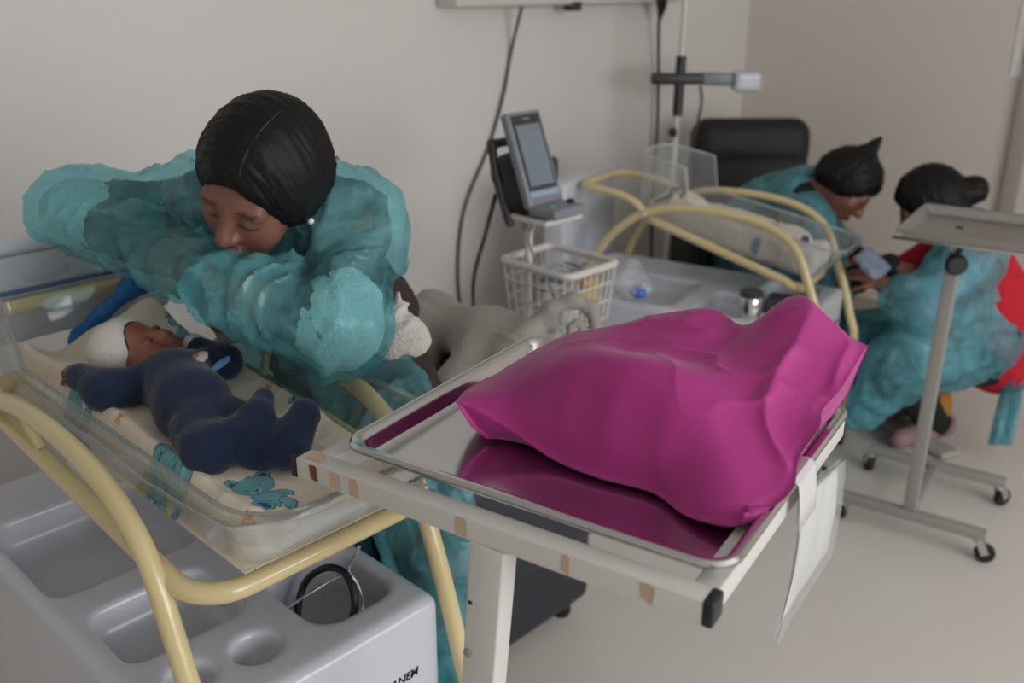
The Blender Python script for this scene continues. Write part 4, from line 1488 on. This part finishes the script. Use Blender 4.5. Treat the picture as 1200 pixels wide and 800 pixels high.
link('case_body', MB().box((0, 0, 0.022), (0.055, 0.04, 0.022), 0.008).mesh(), M_DGREY, cs)
link('case_latch', MB().box((-0.056, 0, 0.024), (0.003, 0.012, 0.008), 0.002).mesh(), M_GREY, cs)
# ================================================================== PEOPLE
def head_frame(nose, crown):
    n = np.array(nose, float)
    n /= np.linalg.norm(n)
    c = np.array(crown, float)
    c = c - (c @ n) * n
    c /= np.linalg.norm(c)
    e = np.cross(c, n)
    return np.stack([-e, n, c], 1)          # columns: her right, forward, up


HEAD = [ell((0, -.018, .018), (.076, .095, .085), k=.02), ell((0, .033, -.045), (.062, .058, .076), k=.03), ell((0, .054, -.100), (.030, .028, .024), k=.03),
        ell((-.036, .056, -.045), (.028, .026, .032), k=.02), ell((.036, .056, -.045), (.028, .026, .032), k=.02),
        cap((-.040, .074, .004), (.040, .074, .004), .014, k=.015),
        ell((-.032, .099, -.013), (.019, .014, .012), k=.010, op='s'), ell((.032, .099, -.013), (.019, .014, .012), k=.010, op='s'),
        ell((-.032, .078, -.014), (.015, .013, .0115), k=.004), ell((.032, .078, -.014), (.015, .013, .0115), k=.004),
        cap((0, .086, -.004), (0, .108, -.042), .008, .0125, k=.012), ell((-.012, .097, -.047), .0085, k=.006), ell((.012, .097, -.047), .0085, k=.006),
        ell((0, .093, -.0735), (.022, .010, .0058), k=.004), ell((0, .0915, -.0835), (.019, .010, .0068), k=.004),
        ell((-.077, -.012, -.028), (.009, .019, .031), k=.006), ell((.077, -.012, -.028), (.009, .019, .031), k=.006)]


def hand(o, d, n, s=1.0, curl=0.5, mirror=1):
    """five fingers rooted in a palm: o wrist, d pointing along the fingers, n out of the back of the hand"""
    d = np.array(d, float)
    d /= np.linalg.norm(d)
    n = np.array(n, float)
    n = n - (n @ d) * d
    n /= np.linalg.norm(n)
    w = np.cross(n, d) * mirror             # towards the thumb
    o = np.array(o, float)
    pt = lambda a, b, c: o + s * (a * d + b * w + c * n)
    P = [cap(pt(0, 0, 0), pt(.03, 0, 0), .022 * s, .024 * s, .015 * s), cap(pt(.035, -.020, 0), pt(.078, -.026, -.002), .013 * s, .011 * s, .012 * s),
         cap(pt(.035, .014, 0), pt(.082, .022, -.002), .014 * s, .011 * s, .012 * s), cap(pt(.035, 0, 0), pt(.082, -.002, 0), .014 * s, .012 * s, .012 * s)]
    for b, L, a0 in ((.026, .066, .078), (.009, .074, .084), (-.009, .068, .082), (-.026, .054, .074)):
        q, ang, pts = np.array((a0, b, -.002)), 0.0, []
        pts.append(q)
        for f in (.45, .32, .23):
            ang += curl * 0.75
            q = q + L * f * np.array((math.cos(ang), 0.04 * np.sign(b), -math.sin(ang)))
            pts.append(q)
        P += chain([pt(*x) for x in pts], [.0092 * s, .0086 * s, .0078 * s, .0066 * s], .004 * s)
    tq = [np.array(x) for x in ((.018, .022, -.004), (.042, .044, -.014), (.066, .050, -.026 - .01 * curl), (.084, .044, -.036 - .014 * curl))]
    P += chain([pt(*x) for x in tq], [.013 * s, .0112 * s, .0098 * s, .0075 * s], .006 * s)
    return P


def skin_paint(me, R, t, s, base, lip, hairc, brow=True):
    V = coords(me)
    C = np.tile(np.array(base), (len(V), 1))
    Lc = ((V - np.array(t)) @ R) / s
    fr = Lc[:, 1] > 0.05

    def spot(c, r, col):
        q = (((Lc - np.array(c)) / np.array(r)) ** 2).sum(1)
        C[(q < 1) & fr] = col
    for k in (-1, 1):
        spot((k * .036, .07, -.045), (.022, .06, .018), np.array(base) * np.array((1.08, .9, .9)))
        if brow:
            spot((k * .033, .085, .008), (.019, .03, .0036), np.array(hairc) * .6 + np.array(base) * .3)
        spot((k * .032, .09, -.0205), (.0155, .03, .0026), hairc)
    spot((0, .095, -.0735), (.023, .02, .0062), lip)
    spot((0, .095, -.0835), (.020, .02, .0072), lip)
    spot((0, .1, -.0785), (.020, .02, .0012), np.array(lip) * 0.45)
    paint(me, C)


def wrinkle(f=13.0, a=0.012, seed=1, stretch=(1, 1, 1), fine=0.004, sharp=1.0, lift=0.3):
    def d(V, N):
        w = (np.stack([vnoise(V * 7, seed), vnoise(V * 7, seed + 5), vnoise(V * 7, seed + 9)], 1) - 0.5) * 0.22
        U = (V + w) * np.array(stretch)
        return a * (ridged(U * f, seed + 20, 1) ** sharp - lift) + fine * (ridged(U * f * 2.7, seed + 33, 2) ** sharp - lift)
    return d


SKINC, LIPC, HAIRC = rgb(122, 82, 68), rgb(104, 52, 50), rgb(26, 18, 16)

# ------------------------------------------------------------------ the woman leaning over the near tub
HC = np.array((0.765, 1.275, 1.318))
HR = head_frame(camdir(-.38, -.72, .58), camdir(.15, .62, .77))
HS = 0.98
hp = lambda x, y, z: HR @ np.array((x, y, z)) * HS + HC
NB = np.array((0.900, 1.440, 1.225))
LSH, LEL, LWR = np.array((.930, 1.270, 1.215)), np.array((.820, 1.165, 1.085)), np.array((.712, 1.262, 1.145))
RSH, REL, RWR = np.array((.835, 1.605, 1.205)), np.array((.660, 1.722, 1.205)), np.array((.712, 1.392, 1.150))
SAX = (RSH - LSH) / np.linalg.norm(RSH - LSH)
MID, PEL = np.array((1.018, 1.475, 0.98)), np.array((1.150, 1.475, 0.60))
arms = chain([LSH, LEL], [.056, .044], .03) + chain([LEL, LWR], [.043, .028], .02) + chain([RSH, REL], [.056, .044], .03) + chain([REL, RWR], [.043, .028], .02)
trunk = []
for s in (-1, 1):
    trunk += chain([NB + SAX * .085 * s - np.array((0, 0, .05)), MID + SAX * .065 * s, PEL + SAX * .07 * s], [.076, .086, .10], .06)
trunk += [cap(NB, LSH, .055, .056, .04), cap(NB, RSH, .055, .056, .04)]
KN1, KN2 = np.array((1.00, 1.20, .60)), np.array((.955, 1.36, .58))
legs = chain([PEL + SAX * -.08, KN1], [.09, .065], .05) + chain([PEL + SAX * .08, KN2], [.09, .065], .05) + chain([KN1, (1.02, 1.16, .11)], [.056, .04], .03) + chain([KN2, (.98, 1.36, .11)], [.056, .04], .03)
feet = [cap((1.03, 1.16, .045), (.93, 1.10, .035), .036, .03, .03), cap((.99, 1.37, .045), (.91, 1.33, .035), .036, .03, .03)]
hands = hand(RWR, (-.02, -.45, -.8), (-.8, -.3, .2), .80, .45, 1) + hand(LWR, (.35, .75, .1), (-.2, .1, .9), .9, .7, -1)
P = xf(HEAD, HR, HC, HS) + [cap(hp(0, -.03, -.06), NB, .050, .058, .03)] + trunk + arms + legs + feet + hands
w1 = thing('person', 'woman in turquoise plastic gown resting her head on folded arms over the tub', 'person', (1.05, 1.35, 0))
me = sdf(P, 0.0042, 1, name='body')
skin_paint(me, HR, HC, HS, SKINC, LIPC, HAIRC)
link('body', me, M_SKIN, w1, True)
# clothing
sleeve_l = chain([LSH, LEL], [.054, .052], .03) + chain([LEL, LEL * .45 + LWR * .55], [.052, .046], .02)
sleeve_r = chain([RSH, REL], [.054, .050], .03) + chain([REL, REL * .35 + RWR * .65], [.048, .036], .02)
link('sweater', sdf(inflate(trunk, .010), .008, 1, wrinkle(12, .012, 4)), M_BROWN, w1, True)
for sl_ in (sleeve_l, sleeve_r):
    link('knit_sleeve', sdf(sl_, .007, 1, wrinkle(16, .008, 6)), M_KNIT, w1, True)
wk = [cap(LEL * .75 + LSH * .25, LEL, .059, .060, .02), cap(LEL, LEL * .75 + LWR * .25, .060, .055, .02)]
link('elbow_knit', sdf(wk, .006, 1, wrinkle(20, .004, 7)), M_WKNIT, w1, True)
wk = [cap(REL * .78 + RSH * .22, REL, .054, .056, .02), cap(REL, REL * .85 + RWR * .15, .056, .052, .02)]
link('elbow_knit', sdf(wk, .006, 1, wrinkle(20, .004, 8)), M_WKNIT, w1, True)
link('trousers', sdf(inflate(legs, .012), .010, 1, wrinkle(10, .012, 9)), M_BLACKCL, w1, True)
for f_ in feet:
    link('shoe', sdf(inflate([f_], .012), .007, 1), M_BLACKCL, w1, True)
G = chain([LSH + (0, 0, .005), LEL], [.072, .072], .04) + chain([LEL, LWR * .85 + LEL * .15], [.073, .062], .03) + [cap(LWR * .8 + LEL * .2, LWR + (-.012, .02, .012), .060, .054, .03)]
G += chain([RSH, REL], [.074, .064], .04) + chain([REL, RWR], [.062, .048], .03)
G += [cap(NB + (-.02, 0, -.02), LSH, .085, .086, .05), cap(NB + (-.02, 0, -.02), RSH, .085, .078, .05)]
for s in (-1, 1):
    G += chain([NB + SAX * .085 * s - np.array((.02, 0, .05)), MID + SAX * .065 * s + (-.03, 0, .05)], [.088, .094], .06)
G += chain([MID + SAX * -.05 + (-.05, 0, .03), (.965, 1.30, .86), (.955, 1.18, .74), (.945, 1.085, .60), (.945, 1.06, .36)], [.10, .085, .085, .075, .06], .06)
G += chain([(.895, 1.545, 1.13), (.925, 1.53, .98), (.945, 1.48, .84)], [.065, .072, .075], .06) + chain([(.885, 1.40, 1.12), (.925, 1.38, .98), (.945, 1.36, .86)], [.065, .072, .08], .06)
G += chain([(.98, 1.35, .86), (.94, 1.36, .70), (.925, 1.36, .45)], [.09, .085, .06], .06)
gm = sdf(G, 0.0055, 1, wrinkle(7, .018, 12, (1, 1, .55), fine=.010, sharp=2.4, lift=0.02), clip=lambda X, Y, Z: -(((X - NB[0] + .03) ** 2 + (Y - NB[1] + .04) ** 2 + (Z - NB[2] - .08) ** 2) ** .5 - .060))
gown = link('gown', gm, M_GOWN, w1, True, angle=60)
link('gown_fold', MB().grid(np.array([[(.682 + .012 * k, 1.545 - .055 * t, 1.175 + .075 * t + .004 * math.sin(3 * t)) for t in np.linspace(0, 1.3, 12)] for k in range(3)])).mesh(), M_GOWN, gown, True)  # added strip of film standing in for a lighter fold of the gown
# hair: smooth, parted, drawn to the back
HAIR = [ell((0, -.020, .026), (.090, .108, .094), k=.02), ell((0, -.075, -.030), (.076, .058, .075), k=.05), ell((-.066, -.018, -.012), (.024, .056, .056), k=.04), ell((.066, -.018, -.012), (.024, .056, .056), k=.04),
        ell((0, -.140, -.055), (.045, .045, .045), k=.03),
        ell((0, .128, -.050), (.078, .092, .108), k=.02, op='s'),
        cap((.002, .085, .092), (.008, .02, .128), .0045, .004, k=.006, op='s'), cap((.008, .02, .128), (.004, -.05, .122), .004, .0025, k=.006, op='s'),
        ]


def strands(R, t, s, a=0.0035):
    def d(V, N):
        Lc = ((V - np.array(t)) @ R) / s
        th = np.arctan2(Lc[:, 0], Lc[:, 2] + .02)
        ph = np.arctan2(Lc[:, 1], np.hypot(Lc[:, 0], Lc[:, 2]) + .02)
        Q = np.stack([ph * 15 + 1.5 * np.sin(th * 2), th * 1.2, th * 0], 1)
        Q2 = np.stack([ph * 46 + 4 * np.sin(th * 2), th * 2.0, th * 0 + 5], 1)
        return a * s * (ridged(Q, 3, 2) - .45) + a * s * .7 * (ridged(Q2, 13, 2) - .45)
    return d


link('hair', sdf(xf(HAIR, HR, HC, HS), .0035, 1, strands(HR, HC, HS)), M_HAIR, w1, True)
pts_ = [hp(-.024 + .006 * math.sin(2.2 * t), -.020 + .1050 * math.cos(t), .026 + .0912 * math.sin(t)) for t in np.linspace(math.radians(28), math.radians(100), 14)]
link('hair_parting', MB().tube(pts_, [.0006] + [.0016] * 9 + [.0013, .001, .0008, .0004], 6).mesh(), mat('scalp', rgb(56, 42, 37), .7), w1, True)
link('earring', sdf([ell(hp(-.086, -.004, -.060), .0055)], .0015, 1), M_PEARL, w1, True)
# small towel tucked at her hip
TW = chain([(.975, 1.205, 1.045), (.960, 1.190, 1.010), (.945, 1.185, .985)], [.020, .034, .022], .03) + chain([(.960, 1.190, 1.015), (.995, 1.170, 1.000), (1.0, 1.165, .985)], [.030, .022, .016], .03) + [cap((.985, 1.20, 1.06), (.99, 1.205, 1.085), .014, .006, .02)]
top('small_towel', sdf(xf(TW, np.eye(3), (.165, .225, .203), .82), .004, 1, wrinkle(22, .010, 15)), M_TOWEL, 'small white towel tucked at the hip of the gowned woman', 'towel')

# ------------------------------------------------------------------ the baby
BC = np.array((0.640, 1.515, 0.998))
BR = head_frame(camdir(.52, .66, .48), camdir(-.85, .30, .15))
BS = 0.60
BH = [ell((0, -.018, .022), (.088, .100, .090), k=.02), ell((0, .030, -.045), (.066, .060, .070), k=.03), ell((0, .050, -.088), (.028, .026, .020), k=.03),
      ell((-.040, .056, -.050), (.032, .030, .034), k=.02), ell((.040, .056, -.050), (.032, .030, .034), k=.02),
      ell((-.034, .100, -.013), (.019, .012, .010), k=.010, op='s'), ell((.034, .100, -.013), (.019, .012, .010), k=.010, op='s'),
      ell((-.034, .080, -.014), (.016, .014, .012), k=.004), ell((.034, .080, -.014), (.016, .014, .012), k=.004),
      cap((0, .088, -.010), (0, .110, -.040), .008, .014, k=.012), ell((-.013, .099, -.044), .0095, k=.006), ell((.013, .099, -.044), .0095, k=.006),
      ell((0, .098, -.068), (.022, .014, .008), k=.004), ell((0, .095, -.081), (.020, .014, .009), k=.004),
      ell((-.085, -.012, -.028), (.010, .020, .030), k=.006), ell((.085, -.012, -.028), (.010, .020, .030), k=.006)]
bp_ = lambda x, y, z: BR @ np.array((x, y, z)) * BS + BC
tor = chain([(.648, 1.432, .985), (.640, 1.370, .984), (.617, 1.285, .982), (.605, 1.205, .974)], [.036, .045, .047, .041], .05)
rarm = chain([(.598, 1.412, .988), (.545, 1.425, .986), (.536, 1.500, .988)], [.030, .030, .023], .02)
larm = chain([(.684, 1.398, .994), (.735, 1.392, .988), (.722, 1.455, 1.002)], [.026, .027, .020], .02)
rleg = chain([(.580, 1.210, .976), (.562, 1.145, .975), (.612, 1.128, .985)], [.036, .033, .028], .02) + chain([(.612, 1.128, .985), (.640, 1.134, 1.004), (.668, 1.158, 1.016)], [.028, .024, .017], .012)
lleg = chain([(.640, 1.205, .972), (.632, 1.118, .966)], [.036, .033], .02) + chain([(.632, 1.118, .966), (.650, 1.076, .972), (.692, 1.090, 1.004)], [.032, .030, .024], .015)
bh = hand((.536, 1.512, .989), (.0, 1, .08), (-.3, 0, .9), .42, .9, 1) + hand((.719, 1.464, 1.004), (-.45, .85, .15), (.6, .3, .6), .42, 1.1, -1)
bb = thing('baby', 'newborn baby in navy plush romper and white cap asleep on the quilt', 'baby', (.62, 1.33, .94))
me = sdf(xf(BH, BR, BC, BS) + [cap(bp_(0, -.02, -.05), (.648, 1.432, .985), .030, .030, .02)] + inflate(tor + rarm + larm + rleg + lleg, -.006) + bh, .003, 1, name='body')
skin_paint(me, BR, BC, BS, rgb(152, 94, 76), rgb(138, 62, 58), rgb(60, 36, 30), brow=False)
link('body', me, M_SKIN, bb, True)
plush = lambda V, N: 0.005 * (ridged((V + (np.stack([vnoise(V * 12, 3), vnoise(V * 12, 7), vnoise(V * 12, 8)], 1) - .5) * .08) * 15, 6, 2) - .42)
rp_ = link('romper', sdf(tor + rarm + larm + rleg + lleg, .0036, 1, plush), M_NAVY, bb, True)
# chest embroidery: white oval with pink and pale blue stitching
def patch(c, rx, ry, m, name, parent, up, h=.004, ax=(1, 0, 0)):
    Rm = frame_to(up, ax)
    me = MB().lathe([(1.0, -.003), (1.0, h * .6), (.85, h)], (0, 0, 0), 24).mesh()
    M4 = Matrix(np.vstack([np.hstack([Rm @ np.diag((rx, ry, 1.0)), np.array(c, float)[:, None]]), [0, 0, 0, 1]]).tolist())
    me.transform(M4)
    return link(name, me, m, parent, True)


up_ = np.array((-.12, -.06, 1.0))
dirn = np.array((.35, -.94, 0))
c0 = np.array((.655, 1.335, 1.030))
patch(c0, .012, .028, M_CAP, 'embroidered_patch', rp_, up_, .005, ax=np.cross(dirn, (0, 0, 1)))
patch(c0 + np.array((0, .004, .002)), .007, .012, mat('pink_thread', rgb(190, 120, 120), .9), 'embroidered_motif', rp_, up_, .005, ax=np.cross(dirn, (0, 0, 1)))
patch(c0 + dirn * .038 + np.array((.012, 0, -.002)), .005, .022, mat('blue_thread', rgb(96, 140, 190), .9), 'embroidered_motif', rp_, up_, .004, ax=np.cross(dirn, (0, 0, 1)))
CAPP = [ell((0, -.022, .034), (.094, .108, .096), k=.02), ell((0, .125, -.052), (.105, .105, .128), k=.015, op='s'), ell((0, -.03, -.125), (.15, .15, .075), k=.02, op='s')]
link('cap', sdf(xf(CAPP, BR, BC, BS), .003, 1, lambda V, N: .003 * (ridged(V * 24, 5) - .4)), M_CAP, bb, True)
link('hair_fringe', sdf(xf([ell((0, -.016, .024), (.089, .101, .091), k=.02), ell((0, .130, -.060), (.105, .105, .130), k=.015, op='s'), ell((0, -.03, -.120), (.15, .15, .095), k=.02, op='s')], BR, BC, BS), .003, 1), M_HAIR, bb, True)
link('cuff', sdf([cap((.729, 1.425, .995), (.721, 1.462, 1.004), .023, .019, .01)], .003, 1, plush), M_CAP, bb, True)

# ------------------------------------------------------------------ woman crouching at right
def far_person(label, loc, hc, nose, crown, hs, hairp, parts, skin):
    t = thing('person', label, 'person', loc)
    R = head_frame(nose, crown)
    hc = np.array(hc, float)
    body = xf(HEAD, R, hc, hs) + skin(R, hc, hs)
    me = sdf(body, .008, 1, name='body')
    skin_paint(me, R, hc, hs, rgb(116, 74, 58), rgb(96, 50, 46), HAIRC)
    link('body', me, M_SKIN, t, True)
    link('hair', sdf(xf(hairp, R, hc, hs), .006, 1, strands(R, hc, hs, .006)), M_HAIR, t, True)
    for nm, pr, m, w in parts:
        link(nm, sdf(pr, .010, 1, w), m, t, True)
    return t


A3 = lambda *v: np.array(v, float)
C_HC = A3(3.330, 1.220, .875)
C_NB, C_HIP = A3(3.455, 1.085, .745), A3(3.50, .935, .335)
C_SL, C_SR = A3(3.335, 1.045, .700), A3(3.55, 1.175, .705)
C_K1, C_K2 = A3(3.10, 1.150, .345), A3(3.26, 1.35, .345)
C_F1, C_F2 = A3(3.345, 1.070, .075), A3(3.44, 1.23, .075)
c_trunk = chain([C_NB, (C_NB + C_HIP) / 2, C_HIP], [.085, .125, .135], .05) + [cap(C_NB, C_SL, .06, .06, .04), cap(C_NB, C_SR, .06, .06, .04)]
C_E1, C_H1 = A3(3.165, 1.115, .545), A3(3.135, 1.265, .620)
c_arm = chain([C_SL, C_E1, C_H1], [.05, .042, .03], .03)
c_arm2 = chain([C_SR, A3(3.40, 1.34, .56), A3(3.26, 1.40, .62)], [.05, .042, .03], .03)
c_leg = chain([C_HIP, C_K1], [.10, .062], .04) + chain([C_HIP, C_K2], [.10, .062], .04) + chain([C_K1, C_F1], [.055, .04], .03) + chain([C_K2, C_F2], [.055, .04], .03)
BUN = [ell((0, -.020, .026), (.092, .110, .096), k=.02), ell((0, -.075, -.030), (.078, .06, .08), k=.05), ell((-.066, -.018, -.02), (.026, .06, .062), k=.04), ell((.066, -.018, -.02), (.026, .06, .062), k=.04),
       ell((0, -.145, -.045), (.05, .05, .048), k=.02), ell((0, .128, -.050), (.078, .085, .108), k=.02, op='s')]
c_gown = chain([C_NB + (0, 0, .0), (C_NB + C_HIP) / 2 + (-.06, .06, 0)], [.10, .13], .05) + [cap(C_NB, C_SL, .085, .085, .05)] + chain([C_SL, C_E1, C_E1 * .6 + C_H1 * .4], [.095, .092, .07], .05)
c_gown += chain([(C_NB + C_HIP) / 2 + (-.08, .06, -.05), A3(3.27, 1.07, .40), C_K1 + (0, 0, .01), A3(3.04, 1.21, .17)], [.13, .12, .095, .06], .06) + chain([A3(3.27, 1.15, .42), C_K2, A3(3.2, 1.38, .2)], [.12, .095, .06], .06)
c_gown += chain([C_HIP + (-.09, .02, .06), C_K1 + (.06, -.01, -.03)], [.11, .09], .06)
w3 = far_person('woman with black bun in turquoise gown and red top crouching on the floor', (3.35, 1.1, 0), C_HC, camdir(-.74, -.45, -.38), camdir(-.35, .92, .1), 1.0, BUN, [
    ('red_top', inflate(c_trunk, .008) + inflate(c_arm2, .008), M_RED, wrinkle(9, .005, 2)),
    ('knit_sleeve', inflate(c_arm[:1], .012), mat('lilac_knit', rgb(150, 140, 172), .9), wrinkle(9, .01, 3)),
    ('trousers', inflate(c_leg, .014), M_BLACKCL, wrinkle(9, .012, 5)),
    ('gown', c_gown, M_GOWN2, wrinkle(7, .018, 17, fine=.008, sharp=2.0, lift=0.03)),
], lambda R, hc, hs: [cap(hc + R @ A3(0, -.03, -.06) * hs, C_NB, .05, .056, .03)] + c_trunk + c_arm + c_arm2 + c_leg + hand(C_H1, (-.3, .8, .2), (-.3, .1, .9), .95, .5, 1) + hand(A3(3.26, 1.40, .62), (-.8, .3, .1), (0, .2, .9), .95, .5, -1))
for f_, dr_ in ((C_F1, A3(-.9, .35, 0)), (C_F2, A3(-.9, .35, 0))):
    f0 = f_ * A3(1, 1, 0)
    sh = link('shoe', sdf([cap(f0 + A3(0, 0, .055) - dr_ * .05, f0 + dr_ * .17 + A3(0, 0, .04), .045, .036, .03), cap(f0 + A3(0, 0, .08) - dr_ * .03, f0 + A3(0, 0, .10), .042, .045, .03)], .008, 1), M_SHOE, w3, True)
    link('sole', sdf([rbox(f0 + dr_ * .06 + A3(0, 0, .016), (.145, .045, .014), .012, frame_to((0, 0, 1), A3(dr_[1], -dr_[0], 0)) @ np.array([[0, 1, 0], [1, 0, 0], [0, 0, -1.0]]))], .006, 1), M_SOLE, sh, True)
    link('sock', sdf([cap(f0 + A3(0, 0, .115) - dr_ * .01, f0 + A3(0, 0, .16), .046, .05, .02)], .008, 1), M_SOCK, w3, True)
# loose gown ties trailing behind her
tie = []
for i in range(14):
    v = i / 13
    c = A3(3.40 - .05 * v + .03 * math.sin(4 * v), .865 - .03 * v, .47 - .40 * v)
    tie.append([c + CR * (u - .5) * (.035 + .04 * v) + CF * .02 * math.sin(9 * u + 3 * v) for u in np.linspace(0, 1, 7)])
o = link('gown_tail', MB().grid(np.array(tie)).mesh(), M_GOWN2, w3, True)
so = o.modifiers.new('thickness', 'SOLIDIFY')
so.thickness = .002

# ------------------------------------------------------------------ woman sitting bent forward between the far tub and the armchair
S_HC = A3(3.285, 1.475, .905)
S_NB = A3(3.275, 1.645, .835)
S_SL, S_SR = A3(3.150, 1.560, .770), A3(3.42, 1.78, .79)
S_HIP = A3(3.47, 1.93, .53)
S_MID = A3(3.33, 1.79, .72)
s_trunk = chain([S_NB, S_MID, S_HIP], [.09, .135, .14], .05) + [cap(S_NB, S_SL, .06, .062, .04), cap(S_NB, S_SR, .06, .062, .04)]
S_E1, S_H1 = A3(3.13, 1.42, .56), A3(3.225, 1.27, .66)
S_E2, S_H2 = A3(3.47, 1.55, .60), A3(3.36, 1.36, .60)
s_arm = chain([S_SL, S_E1, S_H1], [.052, .044, .03], .03)
s_arm2 = chain([S_SR, S_E2, S_H2], [.052, .044, .03], .03)
S_K1, S_K2 = A3(3.18, 1.62, .48), A3(3.48, 1.60, .48)
s_leg = chain([S_HIP, S_K1], [.10, .065], .04) + chain([S_HIP, S_K2], [.10, .065], .04) + chain([S_K1, A3(3.22, 1.52, .09)], [.056, .04], .03) + chain([S_K2, A3(3.45, 1.48, .09)], [.056, .04], .03)
s_feet = [cap(A3(3.22, 1.53, .045), A3(3.20, 1.42, .035), .038, .032, .03), cap(A3(3.45, 1.49, .045), A3(3.44, 1.38, .035), .038, .032, .03)]
TAIL = [ell((0, -.020, .026), (.092, .110, .098), k=.02), ell((0, -.075, -.020), (.078, .06, .07), k=.05), ell((-.066, -.02, -.005), (.025, .06, .055), k=.04), ell((.066, -.02, -.005), (.025, .06, .055), k=.04),
        cap((0, -.055, .090), (0, -.070, .150), .040, .016, k=.03), cap((0, -.07, .150), (0, -.075, .168), .016, .008, k=.02), ell((0, .128, -.052), (.078, .088, .108), k=.02, op='s')]
s_gown = chain([S_NB + (.02, .03, .0), S_MID, S_HIP], [.095, .155, .16], .05) + [cap(S_NB, S_SL, .082, .082, .05), cap(S_NB, S_SR, .08, .08, .05)] + chain([S_SL, S_E1], [.08, .062], .04) + chain([S_SR, S_E2], [.08, .065], .04)
s_gown += chain([S_HIP, S_K1], [.14, .09], .06) + chain([S_HIP, S_K2], [.14, .09], .06) + chain([S_K1, A3(3.16, 1.56, .22)], [.09, .07], .06)
w2 = far_person('woman with black ponytail in turquoise gown bent forward beside the far tub', (3.33, 1.65, 0), S_HC, camdir(.52, -.80, .15), camdir(.70, .62, .25), 1.0, TAIL, [
    ('dark_top', inflate(s_trunk, .010) + inflate(s_arm, .008) + inflate(s_arm2, .008), M_BLACKCL, wrinkle(9, .012, 2)),
    ('trousers', inflate(s_leg, .014), M_PURPLE, wrinkle(9, .012, 5)),
    ('gown', s_gown, M_GOWN2, wrinkle(7, .018, 27, fine=.008, sharp=2.0, lift=0.03)),
], lambda R, hc, hs: [cap(hc + R @ A3(0, -.03, -.06) * hs, S_NB, .05, .056, .03)] + s_trunk + s_arm + s_arm2 + s_leg + s_feet + hand(S_H1, (.2, -.8, -.1), (-.2, 0, .9), .95, .5, 1) + hand(S_H2, (-.1, -.8, .1), (.1, 0, .9), .95, .5, -1))
for f_ in s_feet:
    link('shoe', sdf(inflate([f_], .012), .009, 1), M_BLACKCL, w2, True)
top('folded_pad', sdf([rbox(A3(3.05, 1.26, .705), (.075, .05, .010), .008, frame_to(camdir(.5, .55, .6)))], .005, 1, wrinkle(16, .008, 3)), mat('blue_grey_pad', rgb(128, 140, 160), .6), 'pale blue-grey folded pad at the foot of the far tub', 'pad')
